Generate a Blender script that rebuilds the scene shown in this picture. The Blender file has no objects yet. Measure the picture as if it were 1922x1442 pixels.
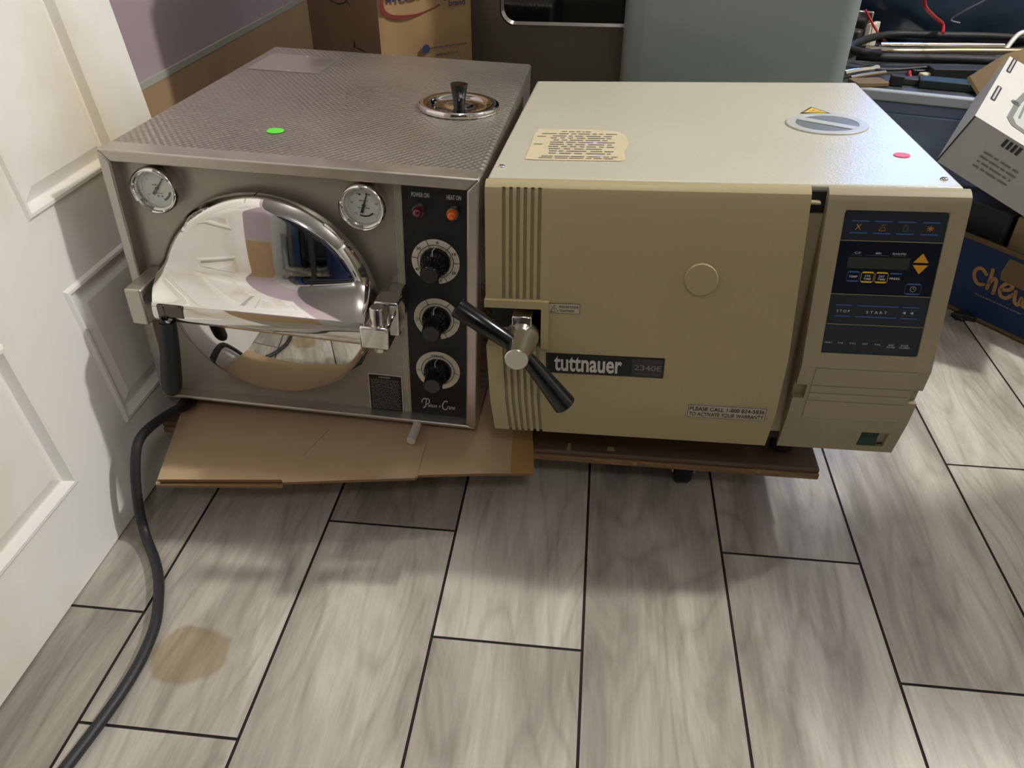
import bpy, bmesh, math, random
import numpy as np
from mathutils import Vector, Matrix
random.seed(7)
S = bpy.context.scene
C = S.collection
PI = math.pi
# ------------------------------------------------------------------ helpers
def lin(c):
    return tuple(((v/255)/12.92 if v/255 <= .04045 else ((v/255+.055)/1.055)**2.4) for v in c) + (1,)
def node_mat(name):
    m = bpy.data.materials.new(name); m.use_nodes = True
    nt = m.node_tree; return m, nt, nt.nodes['Principled BSDF']
def mat(name, col, rough=.5, metal=0, bump=0, bscale=200, var=0, vscale=8, coat=0, stretch=None, spec=None, rvar=0):
    m, nt, b = node_mat(name)
    b.inputs['Base Color'].default_value = lin(col)
    b.inputs['Roughness'].default_value = rough
    b.inputs['Metallic'].default_value = metal
    if coat: b.inputs['Coat Weight'].default_value = coat; b.inputs['Coat Roughness'].default_value = .08
    if spec is not None: b.inputs['Specular IOR Level'].default_value = spec
    tc = nt.nodes.new('ShaderNodeTexCoord'); mp = nt.nodes.new('ShaderNodeMapping')
    nt.links.new(tc.outputs['Object'], mp.inputs['Vector'])
    if stretch: mp.inputs['Scale'].default_value = stretch
    if var or rvar:
        n = nt.nodes.new('ShaderNodeTexNoise'); n.inputs['Scale'].default_value = vscale; n.inputs['Detail'].default_value = 6
        nt.links.new(mp.outputs[0], n.inputs['Vector'])
        if var:
            r = nt.nodes.new('ShaderNodeMapRange'); r.inputs['From Min'].default_value = .3; r.inputs['From Max'].default_value = .7
            r.inputs['To Min'].default_value = 1-var; r.inputs['To Max'].default_value = 1+var
            nt.links.new(n.outputs['Fac'], r.inputs['Value'])
            mx = nt.nodes.new('ShaderNodeVectorMath'); mx.operation = 'SCALE'; mx.inputs[0].default_value = lin(col)[:3]
            nt.links.new(r.outputs[0], mx.inputs['Scale']); nt.links.new(mx.outputs[0], b.inputs['Base Color'])
        if rvar:
            r2 = nt.nodes.new('ShaderNodeMapRange'); r2.inputs['From Min'].default_value = .3; r2.inputs['From Max'].default_value = .7
            r2.inputs['To Min'].default_value = max(0, rough-rvar); r2.inputs['To Max'].default_value = rough+rvar
            nt.links.new(n.outputs['Fac'], r2.inputs['Value']); nt.links.new(r2.outputs[0], b.inputs['Roughness'])
    if bump:
        n2 = nt.nodes.new('ShaderNodeTexNoise'); n2.inputs['Scale'].default_value = bscale; n2.inputs['Detail'].default_value = 3
        nt.links.new(mp.outputs[0], n2.inputs['Vector'])
        bp = nt.nodes.new('ShaderNodeBump'); bp.inputs['Strength'].default_value = min(1, bump*1.6); bp.inputs['Distance'].default_value = min(.001, .14/bscale)
        nt.links.new(n2.outputs['Fac'], bp.inputs['Height']); nt.links.new(bp.outputs[0], b.inputs['Normal'])
    return m

class MB:
    def __init__(s): s.v = []; s.f = []; s.m = []
    def add(s, vs, fs, mi=0):
        o = len(s.v); s.v += [tuple(v) for v in vs]
        for f in fs: s.f.append(tuple(i+o for i in f)); s.m.append(mi)
        return s
    def box(s, x0, x1, y0, y1, z0, z1, mi=0, M=None):
        vs = [(x, y, z) for z in (z0, z1) for y in (y0, y1) for x in (x0, x1)]
        if M is not None: vs = [M @ Vector(v) for v in vs]
        return s.add(vs, [(0,2,3,1),(4,5,7,6),(0,1,5,4),(2,6,7,3),(0,4,6,2),(1,3,7,5)], mi)
    def lathe(s, prof, c=(0,0,0), ax='z', n=48, mi=0, M=None, caps=True):
        # prof: list of (r, h) ; axis direction z, or y with h measured along y
        vs = []; fs = []
        for r, h in prof:
            for i in range(n):
                a = 2*PI*i/n
                if ax == 'z': p = (c[0]+r*math.cos(a), c[1]+r*math.sin(a), c[2]+h)
                elif ax == 'y': p = (c[0]+r*math.cos(a), c[1]+h, c[2]+r*math.sin(a))
                else: p = (c[0]+h, c[1]+r*math.cos(a), c[2]+r*math.sin(a))
                vs.append(M @ Vector(p) if M is not None else p)
        k = len(prof)
        for j in range(k-1):
            for i in range(n):
                i2 = (i+1) % n
                fs.append((j*n+i, j*n+i2, (j+1)*n+i2, (j+1)*n+i))
        if caps:
            fs.append(tuple(range(n-1, -1, -1))); fs.append(tuple((k-1)*n+i for i in range(n)))
        return s.add(vs, fs, mi)
    def tube(s, pts, rad, n=12, mi=0, smooth=True, caps=True):
        P = [Vector(p) for p in pts]
        R = rad if isinstance(rad, (list, tuple)) else [rad]*len(P)
        if smooth and len(P) > 2:
            Q = []; RR = []
            for i in range(len(P)-1):
                p0 = P[max(i-1,0)]; p1 = P[i]; p2 = P[i+1]; p3 = P[min(i+2, len(P)-1)]
                for k in range(6):
                    t = k/6
                    Q.append(.5*((2*p1)+(p2-p0)*t+(2*p0-5*p1+4*p2-p3)*t*t+(-p0+3*p1-3*p2+p3)*t**3)); RR.append(R[i]*(1-t)+R[i+1]*t)
            Q.append(P[-1]); RR.append(R[-1]); P = Q; R = RR
        vs = []; fs = []; up = Vector((0,0,1)); d0 = (P[1]-P[0]).normalized()
        if abs(d0.dot(up)) > .9: up = Vector((1,0,0))
        nrm = (up - d0*up.dot(d0)).normalized()
        for i, p in enumerate(P):
            d = (P[min(i+1, len(P)-1)]-P[max(i-1,0)]).normalized()
            nrm = (nrm - d*nrm.dot(d)).normalized(); b = d.cross(nrm)
            for k in range(n):
                a = 2*PI*k/n; vs.append(p+(nrm*math.cos(a)+b*math.sin(a))*R[i])
        for i in range(len(P)-1):
            for k in range(n):
                k2 = (k+1) % n; fs.append((i*n+k, i*n+k2, (i+1)*n+k2, (i+1)*n+k))
        if caps: fs.append(tuple(range(n-1,-1,-1))); fs.append(tuple((len(P)-1)*n+k for k in range(n)))
        return s.add(vs, fs, mi)
    def poly(s, pts, mi=0): return s.add(pts, [tuple(range(len(pts)))], mi)
    def prism(s, pts, off, mi=0):
        n = len(pts); q = [tuple(Vector(p)+Vector(off)) for p in pts]
        fs = [tuple(range(n)), tuple(range(2*n-1, n-1, -1))]+[(i, i+n, (i+1) % n+n, (i+1) % n) for i in range(n)]
        return s.add(list(pts)+q, fs, mi)
    def build(s, name, mats, parent=None, smooth=35, bevel=0, label=None, segs=2):
        me = bpy.data.meshes.new(name); me.from_pydata(s.v, [], s.f); 
        if not isinstance(mats, (list, tuple)): mats = [mats]
        for m in mats: me.materials.append(m)
        me.polygons.foreach_set('material_index', s.m)
        bm = bmesh.new(); bm.from_mesh(me); bmesh.ops.recalc_face_normals(bm, faces=bm.faces); bm.to_mesh(me); bm.free()
        if smooth:
            me.polygons.foreach_set('use_smooth', [True]*len(me.polygons)); me.set_sharp_from_angle(angle=math.radians(smooth))
        me.update()
        o = bpy.data.objects.new(name, me); C.objects.link(o)
        if parent is not None: o.parent = parent
        if bevel:
            b = o.modifiers.new('bevel', 'BEVEL'); b.width = bevel; b.segments = segs; b.limit_method = 'ANGLE'; b.angle_limit = math.radians(40); b.harden_normals = False
        if label: o['label'] = label
        return o
def tag(o, label, cat, group=None):
    o['label'] = label; o['category'] = cat
    if group: o['group'] = group
    return o
def thing(name, label, cat, M=None, loc=(0,0,0), rz=0, group=None):
    o = bpy.data.objects.new(name, None); C.objects.link(o); o.empty_display_size = .05
    if M is not None: o.matrix_world = M
    else: o.location = loc; o.rotation_euler = (0,0,rz)
    return tag(o, label, cat, group)
def struct(o): o['kind'] = 'structure'; return o
def frameM(o, ex, ey, ez):
    M = Matrix.Identity(4)
    for i in range(3): M[i][0] = ex[i]; M[i][1] = ey[i]; M[i][2] = ez[i]; M[i][3] = o[i]
    return M
_tc = {}
def glyphs(txt, bold=0, shear=0, space=1):
    k = (txt, bold, shear, space)
    if k in _tc: return _tc[k]
    cu = bpy.data.curves.new('lettering', 'FONT'); cu.body = txt; cu.size = 1; cu.offset = bold; cu.shear = shear; cu.space_character = space; cu.resolution_u = 4
    o = bpy.data.objects.new('lettering', cu); C.objects.link(o)
    bpy.context.view_layer.update()
    me = bpy.data.meshes.new_from_object(o.evaluated_get(bpy.context.evaluated_depsgraph_get()))
    V = [(v.co.x, v.co.y) for v in me.vertices]; F = [tuple(p.vertices) for p in me.polygons]
    bpy.data.objects.remove(o); bpy.data.curves.remove(cu); bpy.data.meshes.remove(me)
    _tc[k] = (V, F); return V, F
def text(mb, txt, x0, x1, y0, y1, f, mi=0, bold=0, shear=0, space=1):
    """fit txt in the rectangle x0..x1, y0..y1 of the surface map f(u,v)"""
    V, F = glyphs(txt, bold, shear, space)
    ax, bx = min(v[0] for v in V), max(v[0] for v in V); ay, by = min(v[1] for v in V), max(v[1] for v in V)
    mb.add([f(x0+(v[0]-ax)/(bx-ax)*(x1-x0), y0+(v[1]-ay)/(by-ay)*(y1-y0)) for v in V], F, mi)
def rect(mb, x0, x1, y0, y1, f, mi=0): mb.poly([f(x0,y0), f(x1,y0), f(x1,y1), f(x0,y1)], mi)
def stroke(mb, pts, w, f, mi=0, closed=False):
    P = [Vector(p) for p in pts]; 
    if closed: P.append(P[0]); 
    W = w if isinstance(w, (list, tuple)) else [w]*len(P)
    L = []
    for i, p in enumerate(P):
        d = (P[min(i+1, len(P)-1)]-P[max(i-1, 0)])
        if closed and i in (0, len(P)-1): d = P[1]-P[-2]
        d.normalize(); n = Vector((-d.y, d.x)); L.append((p+n*W[i]/2, p-n*W[i]/2))
    for i in range(len(P)-1):
        mb.poly([f(*L[i][0]), f(*L[i][1]), f(*L[i+1][1]), f(*L[i+1][0])], mi)
def arc(mb, c, r0, r1, a0, a1, f, mi=0, n=40):
    for i in range(n):
        a = math.radians(a0+(a1-a0)*i/n); b = math.radians(a0+(a1-a0)*(i+1)/n)
        mb.poly([f(c[0]+r0*math.cos(a), c[1]+r0*math.sin(a)), f(c[0]+r1*math.cos(a), c[1]+r1*math.sin(a)), f(c[0]+r1*math.cos(b), c[1]+r1*math.sin(b)), f(c[0]+r0*math.cos(b), c[1]+r0*math.sin(b))], mi)
def smoothpts(pts, k=6):
    P = [Vector(p) for p in pts]; Q = []
    for i in range(len(P)-1):
        p0 = P[max(i-1,0)]; p1 = P[i]; p2 = P[i+1]; p3 = P[min(i+2, len(P)-1)]
        for j in range(k):
            t = j/k; Q.append(.5*((2*p1)+(p2-p0)*t+(2*p0-5*p1+4*p2-p3)*t*t+(-p0+3*p1-3*p2+p3)*t**3))
    Q.append(P[-1]); return Q
def fineprint(mb, x0, x1, y0, y1, rows, f, mi=0, fill=.5, seed=1, ragged=.1):
    """rows of print too small to read: broken short dashes"""
    rr = random.Random(seed); h = (y1-y0)/rows
    for r in range(rows):
        y = y1-(r+.5)*h; x = x0+rr.random()*ragged*(x1-x0)*.3; xe = x1-rr.random()*ragged*(x1-x0)
        while x < xe:
            w = h*rr.uniform(.5, 2.6); w = min(w, xe-x)
            if w > h*.3: rect(mb, x, x+w, y-h*fill/2, y+h*fill/2, f, mi)
            x += w+h*rr.uniform(.25, .5)
# ------------------------------------------------------------------ camera
H = .82413
R = [(.994138,.1081,.001778),(.064295,-.577904,-.813568),(-.086919,.808914,-.581467)]
cam = bpy.data.cameras.new('camera'); co = bpy.data.objects.new('camera', cam); C.objects.link(co)
r_, d_, f_ = [Vector(x) for x in R]
co.matrix_world = frameM((0,0,H), r_, -d_, -f_)
cam.sensor_fit = 'HORIZONTAL'; cam.sensor_width = 36; cam.lens = 1463.87*36/1922; cam.clip_start = .02
S.camera = co
S.view_settings.view_transform = 'Standard'; S.view_settings.look = 'None'; S.view_settings.gamma = 1; S.view_settings.use_curve_mapping = False
S.view_settings.exposure = 0.0
# ------------------------------------------------------------------ materials
def m_floor():
    m, nt, b = node_mat('grey_wood_look_tile'); N = nt.nodes.new; L = nt.links.new
    at = N('ShaderNodeAttribute'); at.attribute_name = 'plank'
    geo = N('ShaderNodeTexCoord'); 
    sc = N('ShaderNodeVectorMath'); sc.operation = 'SCALE'; sc.inputs['Scale'].default_value = 37; L(at.outputs['Color'], sc.inputs[0])
    ad = N('ShaderNodeVectorMath'); ad.operation = 'ADD'; L(geo.outputs['Object'], ad.inputs[0]); L(sc.outputs[0], ad.inputs[1])
    mp = N('ShaderNodeMapping'); mp.inputs['Scale'].default_value = (1, .20, 1); L(ad.outputs[0], mp.inputs['Vector'])
    n0 = N('ShaderNodeTexNoise'); n0.inputs['Scale'].default_value = 6; n0.inputs['Detail'].default_value = 2; n0.inputs['Roughness'].default_value=.5; L(mp.outputs[0], n0.inputs['Vector'])
    # contour rings of a smooth noise give cathedral grain
    mu = N('ShaderNodeMath'); mu.operation = 'MULTIPLY'; mu.inputs[1].default_value = 16; L(n0.outputs['Fac'], mu.inputs[0])
    fr = N('ShaderNodeMath'); fr.operation = 'PINGPONG'; fr.inputs[1].default_value = .5; L(mu.outputs[0], fr.inputs[0])
    mp2 = N('ShaderNodeMapping'); mp2.inputs['Scale'].default_value = (1, .05, 1); L(ad.outputs[0], mp2.inputs['Vector'])
    n1 = N('ShaderNodeTexNoise'); n1.inputs['Scale'].default_value = 240; n1.inputs['Detail'].default_value = 4; L(mp2.outputs[0], n1.inputs['Vector'])
    n2 = N('ShaderNodeTexNoise'); n2.inputs['Scale'].default_value = 14; n2.inputs['Detail'].default_value = 7; n2.inputs['Roughness'].default_value=.62; n2.inputs['Distortion'].default_value=.8; L(mp.outputs[0], n2.inputs['Vector'])
    def mr(a, lo, hi, t0, t1):
        r = N('ShaderNodeMapRange'); r.inputs['From Min'].default_value = lo; r.inputs['From Max'].default_value = hi; r.inputs['To Min'].default_value = t0; r.inputs['To Max'].default_value = t1; L(a, r.inputs['Value']); return r.outputs[0]
    a1 = mr(fr.outputs[0], 0, .20, .87, 1.0); a2 = mr(n1.outputs['Fac'], .3, .7, .93, 1.05); a3 = mr(n2.outputs['Fac'], .35, .65, .70, 1.10)
    sp = N('ShaderNodeSeparateColor'); L(at.outputs['Color'], sp.inputs[0])
    a4 = mr(sp.outputs['Blue'], 0, 1, .66, 1.0)
    def mul(a, c): 
        q = N('ShaderNodeMath'); q.operation = 'MULTIPLY'; L(a, q.inputs[0]); L(c, q.inputs[1]); return q.outputs[0]
    t = mul(mul(a1, a2), mul(a3, a4))
    rp = N('ShaderNodeValToRGB'); L(t, rp.inputs[0]); cr = rp.color_ramp
    cr.elements[0].position = .32; cr.elements[0].color = lin((90,86,79)); cr.elements[1].position = 1.0; cr.elements[1].color = lin((204,199,189))
    e = cr.elements.new(.68); e.color = lin((162,156,146))
    # dried spill near the cord
    ds = N('ShaderNodeVectorMath'); ds.operation = 'DISTANCE'; ds.inputs[1].default_value = (-.457, .545, 0)
    nd = N('ShaderNodeTexNoise'); nd.inputs['Scale'].default_value = 14; L(geo.outputs['Object'], nd.inputs['Vector'])
    off = N('ShaderNodeVectorMath'); off.operation = 'SCALE'; off.inputs['Scale'].default_value = .05; L(nd.outputs['Color'], off.inputs[0])
    ad2 = N('ShaderNodeVectorMath'); ad2.operation = 'ADD'; L(geo.outputs['Object'], ad2.inputs[0]); L(off.outputs[0], ad2.inputs[1])
    sb = N('ShaderNodeVectorMath'); sb.operation = 'MULTIPLY'; sb.inputs[1].default_value = (1,1,0); L(ad2.outputs[0], sb.inputs[0])
    ds.inputs[1].default_value = (-.428, .560, 0); L(sb.outputs[0], ds.inputs[0])
    st = mr(ds.outputs['Value'], .040, .046, .85, 0)
    mx = N('ShaderNodeMix'); mx.data_type = 'RGBA'; mx.blend_type = 'MULTIPLY'; L(st, mx.inputs['Factor']); L(rp.outputs[0], mx.inputs['A']); mx.inputs['B'].default_value = (.72,.60,.42,1)
    L(mx.outputs['Result'], b.inputs['Base Color'])
    L(mr(n2.outputs['Fac'], .3, .7, .30, .44), b.inputs['Roughness'])
    bp = N('ShaderNodeBump'); bp.inputs['Strength'].default_value = .25; bp.inputs['Distance'].default_value = .0006; L(t, bp.inputs['Height']); L(bp.outputs[0], b.inputs['Normal'])
    return m
def m_textured_steel():
    m, nt, b = node_mat('embossed_stainless_steel'); N = nt.nodes.new; L = nt.links.new
    b.inputs['Metallic'].default_value = .72; b.inputs['Roughness'].default_value = .36; b.inputs['Base Color'].default_value = lin((172,164,154))
    tc = N('ShaderNodeTexCoord'); sp = N('ShaderNodeSeparateXYZ'); L(tc.outputs['Object'], sp.inputs[0])
    def mth(op, a, v):
        q = N('ShaderNodeMath'); q.operation = op; L(a, q.inputs[0])
        if isinstance(v, (int, float)): q.inputs[1].default_value = v
        else: L(v, q.inputs[1])
        return q.outputs[0]
    k = 2*PI/.0096
    sx = mth('SINE', mth('MULTIPLY', mth('ADD', sp.outputs[0], sp.outputs[2]), k), 0); sy = mth('SINE', mth('MULTIPLY', sp.outputs[1], 2*PI/.0135), 0)
    h = mth('MULTIPLY', sx, sy)
    n = N('ShaderNodeTexNoise'); n.inputs['Scale'].default_value = 5; n.inputs['Detail'].default_value = 6; L(tc.outputs['Object'], n.inputs['Vector'])
    bp = N('ShaderNodeBump'); bp.inputs['Strength'].default_value = .9; bp.inputs['Distance'].default_value = .0011; L(h, bp.inputs['Height']); L(bp.outputs[0], b.inputs['Normal'])
    r = N('ShaderNodeMapRange'); r.inputs['From Min'].default_value=.3; r.inputs['From Max'].default_value=.7; r.inputs['To Min'].default_value = .26; r.inputs['To Max'].default_value = .44; L(n.outputs['Fac'], r.inputs['Value']); L(r.outputs[0], b.inputs['Roughness'])
    return m
def m_worn(name, col, worn, thr=.62, scale=9, rough=.6, stretch=(1,1,1)):
    m, nt, b = node_mat(name); N = nt.nodes.new; L = nt.links.new
    tc = N('ShaderNodeTexCoord'); mp = N('ShaderNodeMapping'); mp.inputs['Scale'].default_value = stretch; L(tc.outputs['Object'], mp.inputs[0])
    n = N('ShaderNodeTexNoise'); n.inputs['Scale'].default_value = scale; n.inputs['Detail'].default_value = 8; n.inputs['Roughness'].default_value = .6; L(mp.outputs[0], n.inputs['Vector'])
    rp = N('ShaderNodeValToRGB'); cr = rp.color_ramp; cr.elements[0].position = thr-.3; cr.elements[0].color = lin(col); cr.elements[1].position = thr+.08; cr.elements[1].color = lin(worn)
    e = cr.elements.new(thr-.02); e.color = lin(tuple(min(255, c*1.12) for c in col))
    L(n.outputs['Fac'], rp.inputs[0]); L(rp.outputs[0], b.inputs['Base Color']); b.inputs['Roughness'].default_value = rough
    bp = N('ShaderNodeBump'); bp.inputs['Strength'].default_value = .3; bp.inputs['Distance'].default_value = .001; L(n.outputs['Fac'], bp.inputs['Height']); L(bp.outputs[0], b.inputs['Normal'])
    return m
def m_door():
    m, nt, b = node_mat('grimy_white_door_paint'); N = nt.nodes.new; L = nt.links.new
    tc = N('ShaderNodeTexCoord')
    n = N('ShaderNodeTexNoise'); n.inputs['Scale'].default_value = 3.2; n.inputs['Detail'].default_value = 4; L(tc.outputs['Object'], n.inputs['Vector'])
    rp = N('ShaderNodeValToRGB'); cr = rp.color_ramp; cr.elements[0].position = .50; cr.elements[0].color = lin((238,237,233)); cr.elements[1].position = .74; cr.elements[1].color = lin((216,204,180))
    L(n.outputs['Fac'], rp.inputs[0]); L(rp.outputs[0], b.inputs['Base Color']); b.inputs['Roughness'].default_value = .42
    n2 = N('ShaderNodeTexNoise'); n2.inputs['Scale'].default_value = 60; L(tc.outputs['Object'], n2.inputs['Vector'])
    bp = N('ShaderNodeBump'); bp.inputs['Strength'].default_value = .12; bp.inputs['Distance'].default_value = .001; L(n2.outputs['Fac'], bp.inputs['Height']); L(bp.outputs[0], b.inputs['Normal'])
    return m
def m_glass(name='thin_clear_glass'):
    m = bpy.data.materials.new(name); m.use_nodes = True; nt = m.node_tree; nt.nodes.clear(); N = nt.nodes.new; L = nt.links.new
    o = N('ShaderNodeOutputMaterial'); t = N('ShaderNodeBsdfTransparent'); g = N('ShaderNodeBsdfGlossy'); g.inputs['Roughness'].default_value = .03
    f = N('ShaderNodeFresnel'); f.inputs['IOR'].default_value = 1.5; mx = N('ShaderNodeMixShader')
    L(f.outputs[0], mx.inputs[0]); L(t.outputs[0], mx.inputs[1]); L(g.outputs[0], mx.inputs[2]); L(mx.outputs[0], o.inputs[0]); return m
def m_emit(name, col, k):
    m, nt, b = node_mat(name); b.inputs['Base Color'].default_value = (0,0,0,1); b.inputs['Emission Color'].default_value = lin(col); b.inputs['Emission Strength'].default_value = k; return m
M = {}
M['floor'] = m_floor(); M['grout'] = mat('dark_grout', (34,30,28), .9, bump=.3)
M['pink'] = mat('mauve_wall_paint', (176,158,168), .7, var=.05, vscale=3, bump=.1, bscale=90)
M['tan'] = mat('bare_tan_wall_board', (170,142,106), .75, var=.07, vscale=9, bump=.15, bscale=120)
M['strip'] = mat('grey_green_caulk', (168,172,158), .8, var=.05)
M['white_wall'] = mat('off_white_wall_paint', (178,177,173), .7, var=.03, vscale=2)
M['ceiling'] = mat('ceiling_paint', (150,149,146), .9)
M['door'] = m_door()
M['emboss'] = m_textured_steel()
M['steel'] = mat('brushed_steel', (192,185,174), .36, .8, var=.06, vscale=30, rvar=.08)
M['panel'] = mat('taupe_brushed_panel', (164,156,145), .36, .55, bump=.04, bscale=500, var=.05, vscale=5)
M['chrome'] = mat('polished_chrome', (226,224,220), .035, 1.0)
M['chrome2'] = mat('worn_chrome', (205,201,194), .12, 1.0, rvar=.05, vscale=40)
M['alulight'] = mat('bright_aluminium', (226,222,212), .4, .35)
M['alu'] = mat('turned_aluminium', (212,208,200), .22, 1.0, bump=.05, bscale=400)
M['blackpanel'] = mat('matte_black_panel', (17,17,18), .45, bump=.05)
M['black'] = mat('black_bakelite', (12,12,13), .22, spec=.6)
M['blackgrip'] = mat('worn_black_grip', (22,23,25), .5, bump=.1, bscale=200)
M['cream'] = mat('cream_dial_print', (214,206,188), .5)
M['chip'] = mat('pale_paint_chip', (150,128,92), .7)
M['ink'] = mat('black_ink', (18,17,16), .6)
M['whiteink'] = mat('white_ink', (206,203,194), .55)
M['greyink'] = mat('grey_ink', (118,116,112), .6)
M['dial'] = mat('gauge_face_white', (208,212,204), .5)
M['red'] = mat('red_lamp_lens', (96,8,16), .12, coat=1)
M['orange'] = mat('amber_lamp_lens', (222,98,8), .15, coat=1)
M['greenband'] = mat('green_band', (30,84,60), .5)
M['glass'] = m_glass()
M['greendot'] = mat('fluorescent_green_sticker', (96,232,60), .6)
M['pinkdot'] = mat('pink_sticker', (236,96,128), .6)
M['beige'] = mat('yellowed_abs_plastic', (170,157,118), .42, bump=.18, bscale=900, var=.03, vscale=4)
M['beige2'] = mat('beige_abs_plastic', (158,148,120), .40, bump=.18, bscale=900, var=.03, vscale=4)
M['cover'] = mat('off_white_hammered_paint', (200,196,178), .27, bump=.8, bscale=300, var=.03, vscale=5)
M['chassis'] = mat('dark_chassis', (28,27,26), .7)
M['capwhite'] = mat('pale_grey_plastic', (182,184,180), .4)
M['capgrey'] = mat('mid_grey_plastic', (108,112,110), .45)
M['yellow'] = mat('warning_yellow', (228,186,38), .5)
M['amberkey'] = mat('amber_key_print', (214,150,34), .5)
M['labelpaper'] = mat('yellowed_label_paper', (206,194,160), .6, var=.06, vscale=30)
M['greylabel'] = mat('grey_green_label', (176,172,148), .45)
M['navy'] = mat('navy_keypad_film', (10,20,34), .28, coat=.2)
M['slatefilm'] = mat('slate_keypad_film', (40,48,56), .32)
M['lcd'] = mat('unlit_lcd', (58,66,58), .2)
M['blueline'] = mat('blue_print', (58,94,150), .45)
M['goldline'] = mat('pale_gold_line', (150,140,96), .5)
M['switch'] = mat('green_rocker_plastic', (0,50,40), .35)
M['wood'] = m_worn('stained_worn_wood', (82,64,46), (150,122,84), .66, 5, .55, (1,4,4))
M['woodedge'] = m_worn('scuffed_plywood_edge', (112,84,54), (150,118,78), .6, 10, .7, (1,8,8))
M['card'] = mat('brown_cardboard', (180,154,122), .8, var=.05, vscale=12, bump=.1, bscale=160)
M['cardedge'] = mat('corrugated_cardboard_edge', (128,98,66), .9, bump=.6, bscale=500)
M['tape'] = mat('brown_packing_tape', (166,130,78), .3)
M['carddark'] = mat('dark_and_shaded_cardboard', (112,92,64), .85, var=.06, vscale=9)  # real dark board, also the kraft box's shaded side put into colour
M['kraft'] = mat('kraft_paper', (158,128,90), .8, var=.08, vscale=10, bump=.35, bscale=40)
M['redprint'] = mat('red_print', (116,36,30), .7); M['blueprint'] = mat('navy_print', (34,42,84), .7)
M['rubber'] = mat('black_rubber', (18,18,19), .6); M['cord'] = mat('black_rubber_cord', (34,38,42), .5, bump=.15, bscale=80)
M['oven'] = mat('dull_steel_sheet', (134,127,117), .38, .85, var=.06, vscale=3)
M['darkglass'] = mat('black_oven_glass', (5,8,10), .06, coat=.5)
M['greygreen'] = mat('grey_green_enamel', (126,137,135), .35, var=.02)
M['bench'] = mat('blue_grey_steel', (118,134,164), .30, .3, var=.06, vscale=4)
M['darktop'] = mat('grimy_dark_bench_top', (62,64,70), .5, var=.2, vscale=20)
M['lip'] = mat('grey_laminate_edge', (166,172,176), .4)
M['carton'] = mat('white_carton_board', (196,193,186), .6, var=.03, vscale=12)
M['cartongrey'] = mat('grey_carton_print', (168,168,168), .6, var=.02)
M['blue'] = mat('blue_carton_print', (8,40,82), .5, var=.05)
M['chewtan'] = mat('tan_carton_print', (164,122,74), .7)
M['darkfab'] = mat('dark_navy_plastic_film', (26,44,62), .32, bump=.5, bscale=14)
M['redwire'] = mat('red_wire_jacket', (176,44,48), .4); M['greywire'] = mat('grey_wire', (126,132,134), .4)
M['darkgreen'] = mat('dark_green_plastic', (14,34,34), .4); M['darkgrey'] = mat('dark_grey_plastic', (44,44,46), .5)
M['brass'] = mat('tarnished_steel_tube', (150,136,112), .3, .9)
# ------------------------------------------------------------------ room
mb = MB(); x0, W = -.53939, .187641; G = .0018
jo = {-1:.5915, 0:.439, 1:.7759, 2:.5953, 3:.245, 4:.7763, 5:.5912, 6:1.0044}; LEN = 1.126
ids = []
rr = random.Random(3)
for k in range(-3, 21):
    j = jo.get(k, .3+((k*.47) % 1)*LEN); n0 = math.floor((-2.3-j)/LEN)
    for n in range(n0, n0+7):
        a = max(j+n*LEN+G, -1.8); b_ = min(j+(n+1)*LEN-G, 2.75)
        if b_ <= a: continue
        xa, xb = x0+k*W+G, x0+(k+1)*W-G
        xa = max(xa, -.92); xb = min(xb, 3.1)
        if xb <= xa: continue
        mb.poly([(xa,a,0),(xb,a,0),(xb,b_,0),(xa,b_,0)]); ids.append((rr.random(), rr.random(), rr.random()))
near = {(-1,0):.35, (-1,-1):.1, (0,0):.75, (0,-1):.7, (1,0):.3, (1,-1):.85, (2,0):1.0, (2,-1):.6, (3,0):.45, (3,1):.4, (4,0):.35, (4,-1):.55, (5,0):.45, (5,-1):.75, (6,0):.6, (6,-1):.35}
mb.box(-.92, 3.1, -1.8, 2.75, -.06, -.0012, 1)
fl = mb.build('floor', [M['floor'], M['grout']], smooth=0); struct(fl)
ca = fl.data.color_attributes.new('plank', 'FLOAT_COLOR', 'CORNER')
for i, p in enumerate(fl.data.polygons):
    if p.material_index == 0:
        c = p.center; k = math.floor((c.x-x0)/W); j = jo.get(k, 0); n = math.floor((c.y-j)/LEN)
        q = random.Random(k*131+n*17+5); v = near.get((k, n), q.random()*.8+.1)
        col = (q.random(), q.random(), v, 1)
        for li in p.loop_indices: ca.data[li].color = col
def slab(name, *b, m): return struct(MB().box(*b).build(name, m, smooth=0))
wl = MB()
wl.box(-.96, -.90, -.75, 2.8, .412, 2.5, 0); wl.box(-.96, -.895, -.75, 2.8, 0, .400, 1); wl.box(-.96, -.894, -.75, 2.8, .400, .413, 2); wl.box(-.96, -.9, -1.8, -.75, 0, 2.5, 3)
struct(wl.build('wall_left', [M['pink'], M['tan'], M['strip'], M['white_wall']], smooth=0))
slab('wall_front', -.96, 3.16, -1.86, -1.80, 0, 2.5, m=M['white_wall'])
slab('wall_right', 3.1, 3.16, -1.8, 2.75, 0, 2.5, m=M['white_wall'])
slab('ceiling', -.96, 3.16, -1.86, 2.81, 2.5, 2.56, m=M['ceiling'])
wb = MB()
WX0, WX1, WZ0, WZ1 = .86, 1.20, .82, 1.24
wb.box(-.90, WX0, 2.75, 2.81, 0, 2.5); wb.box(WX1, 3.1, 2.75, 2.81, 0, 2.5); wb.box(WX0, WX1, 2.75, 2.81, 0, WZ0); wb.box(WX0, WX1, 2.75, 2.81, WZ1, 2.5)
struct(wb.build('wall_back', M['white_wall'], smooth=0))
wn = MB()
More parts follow.
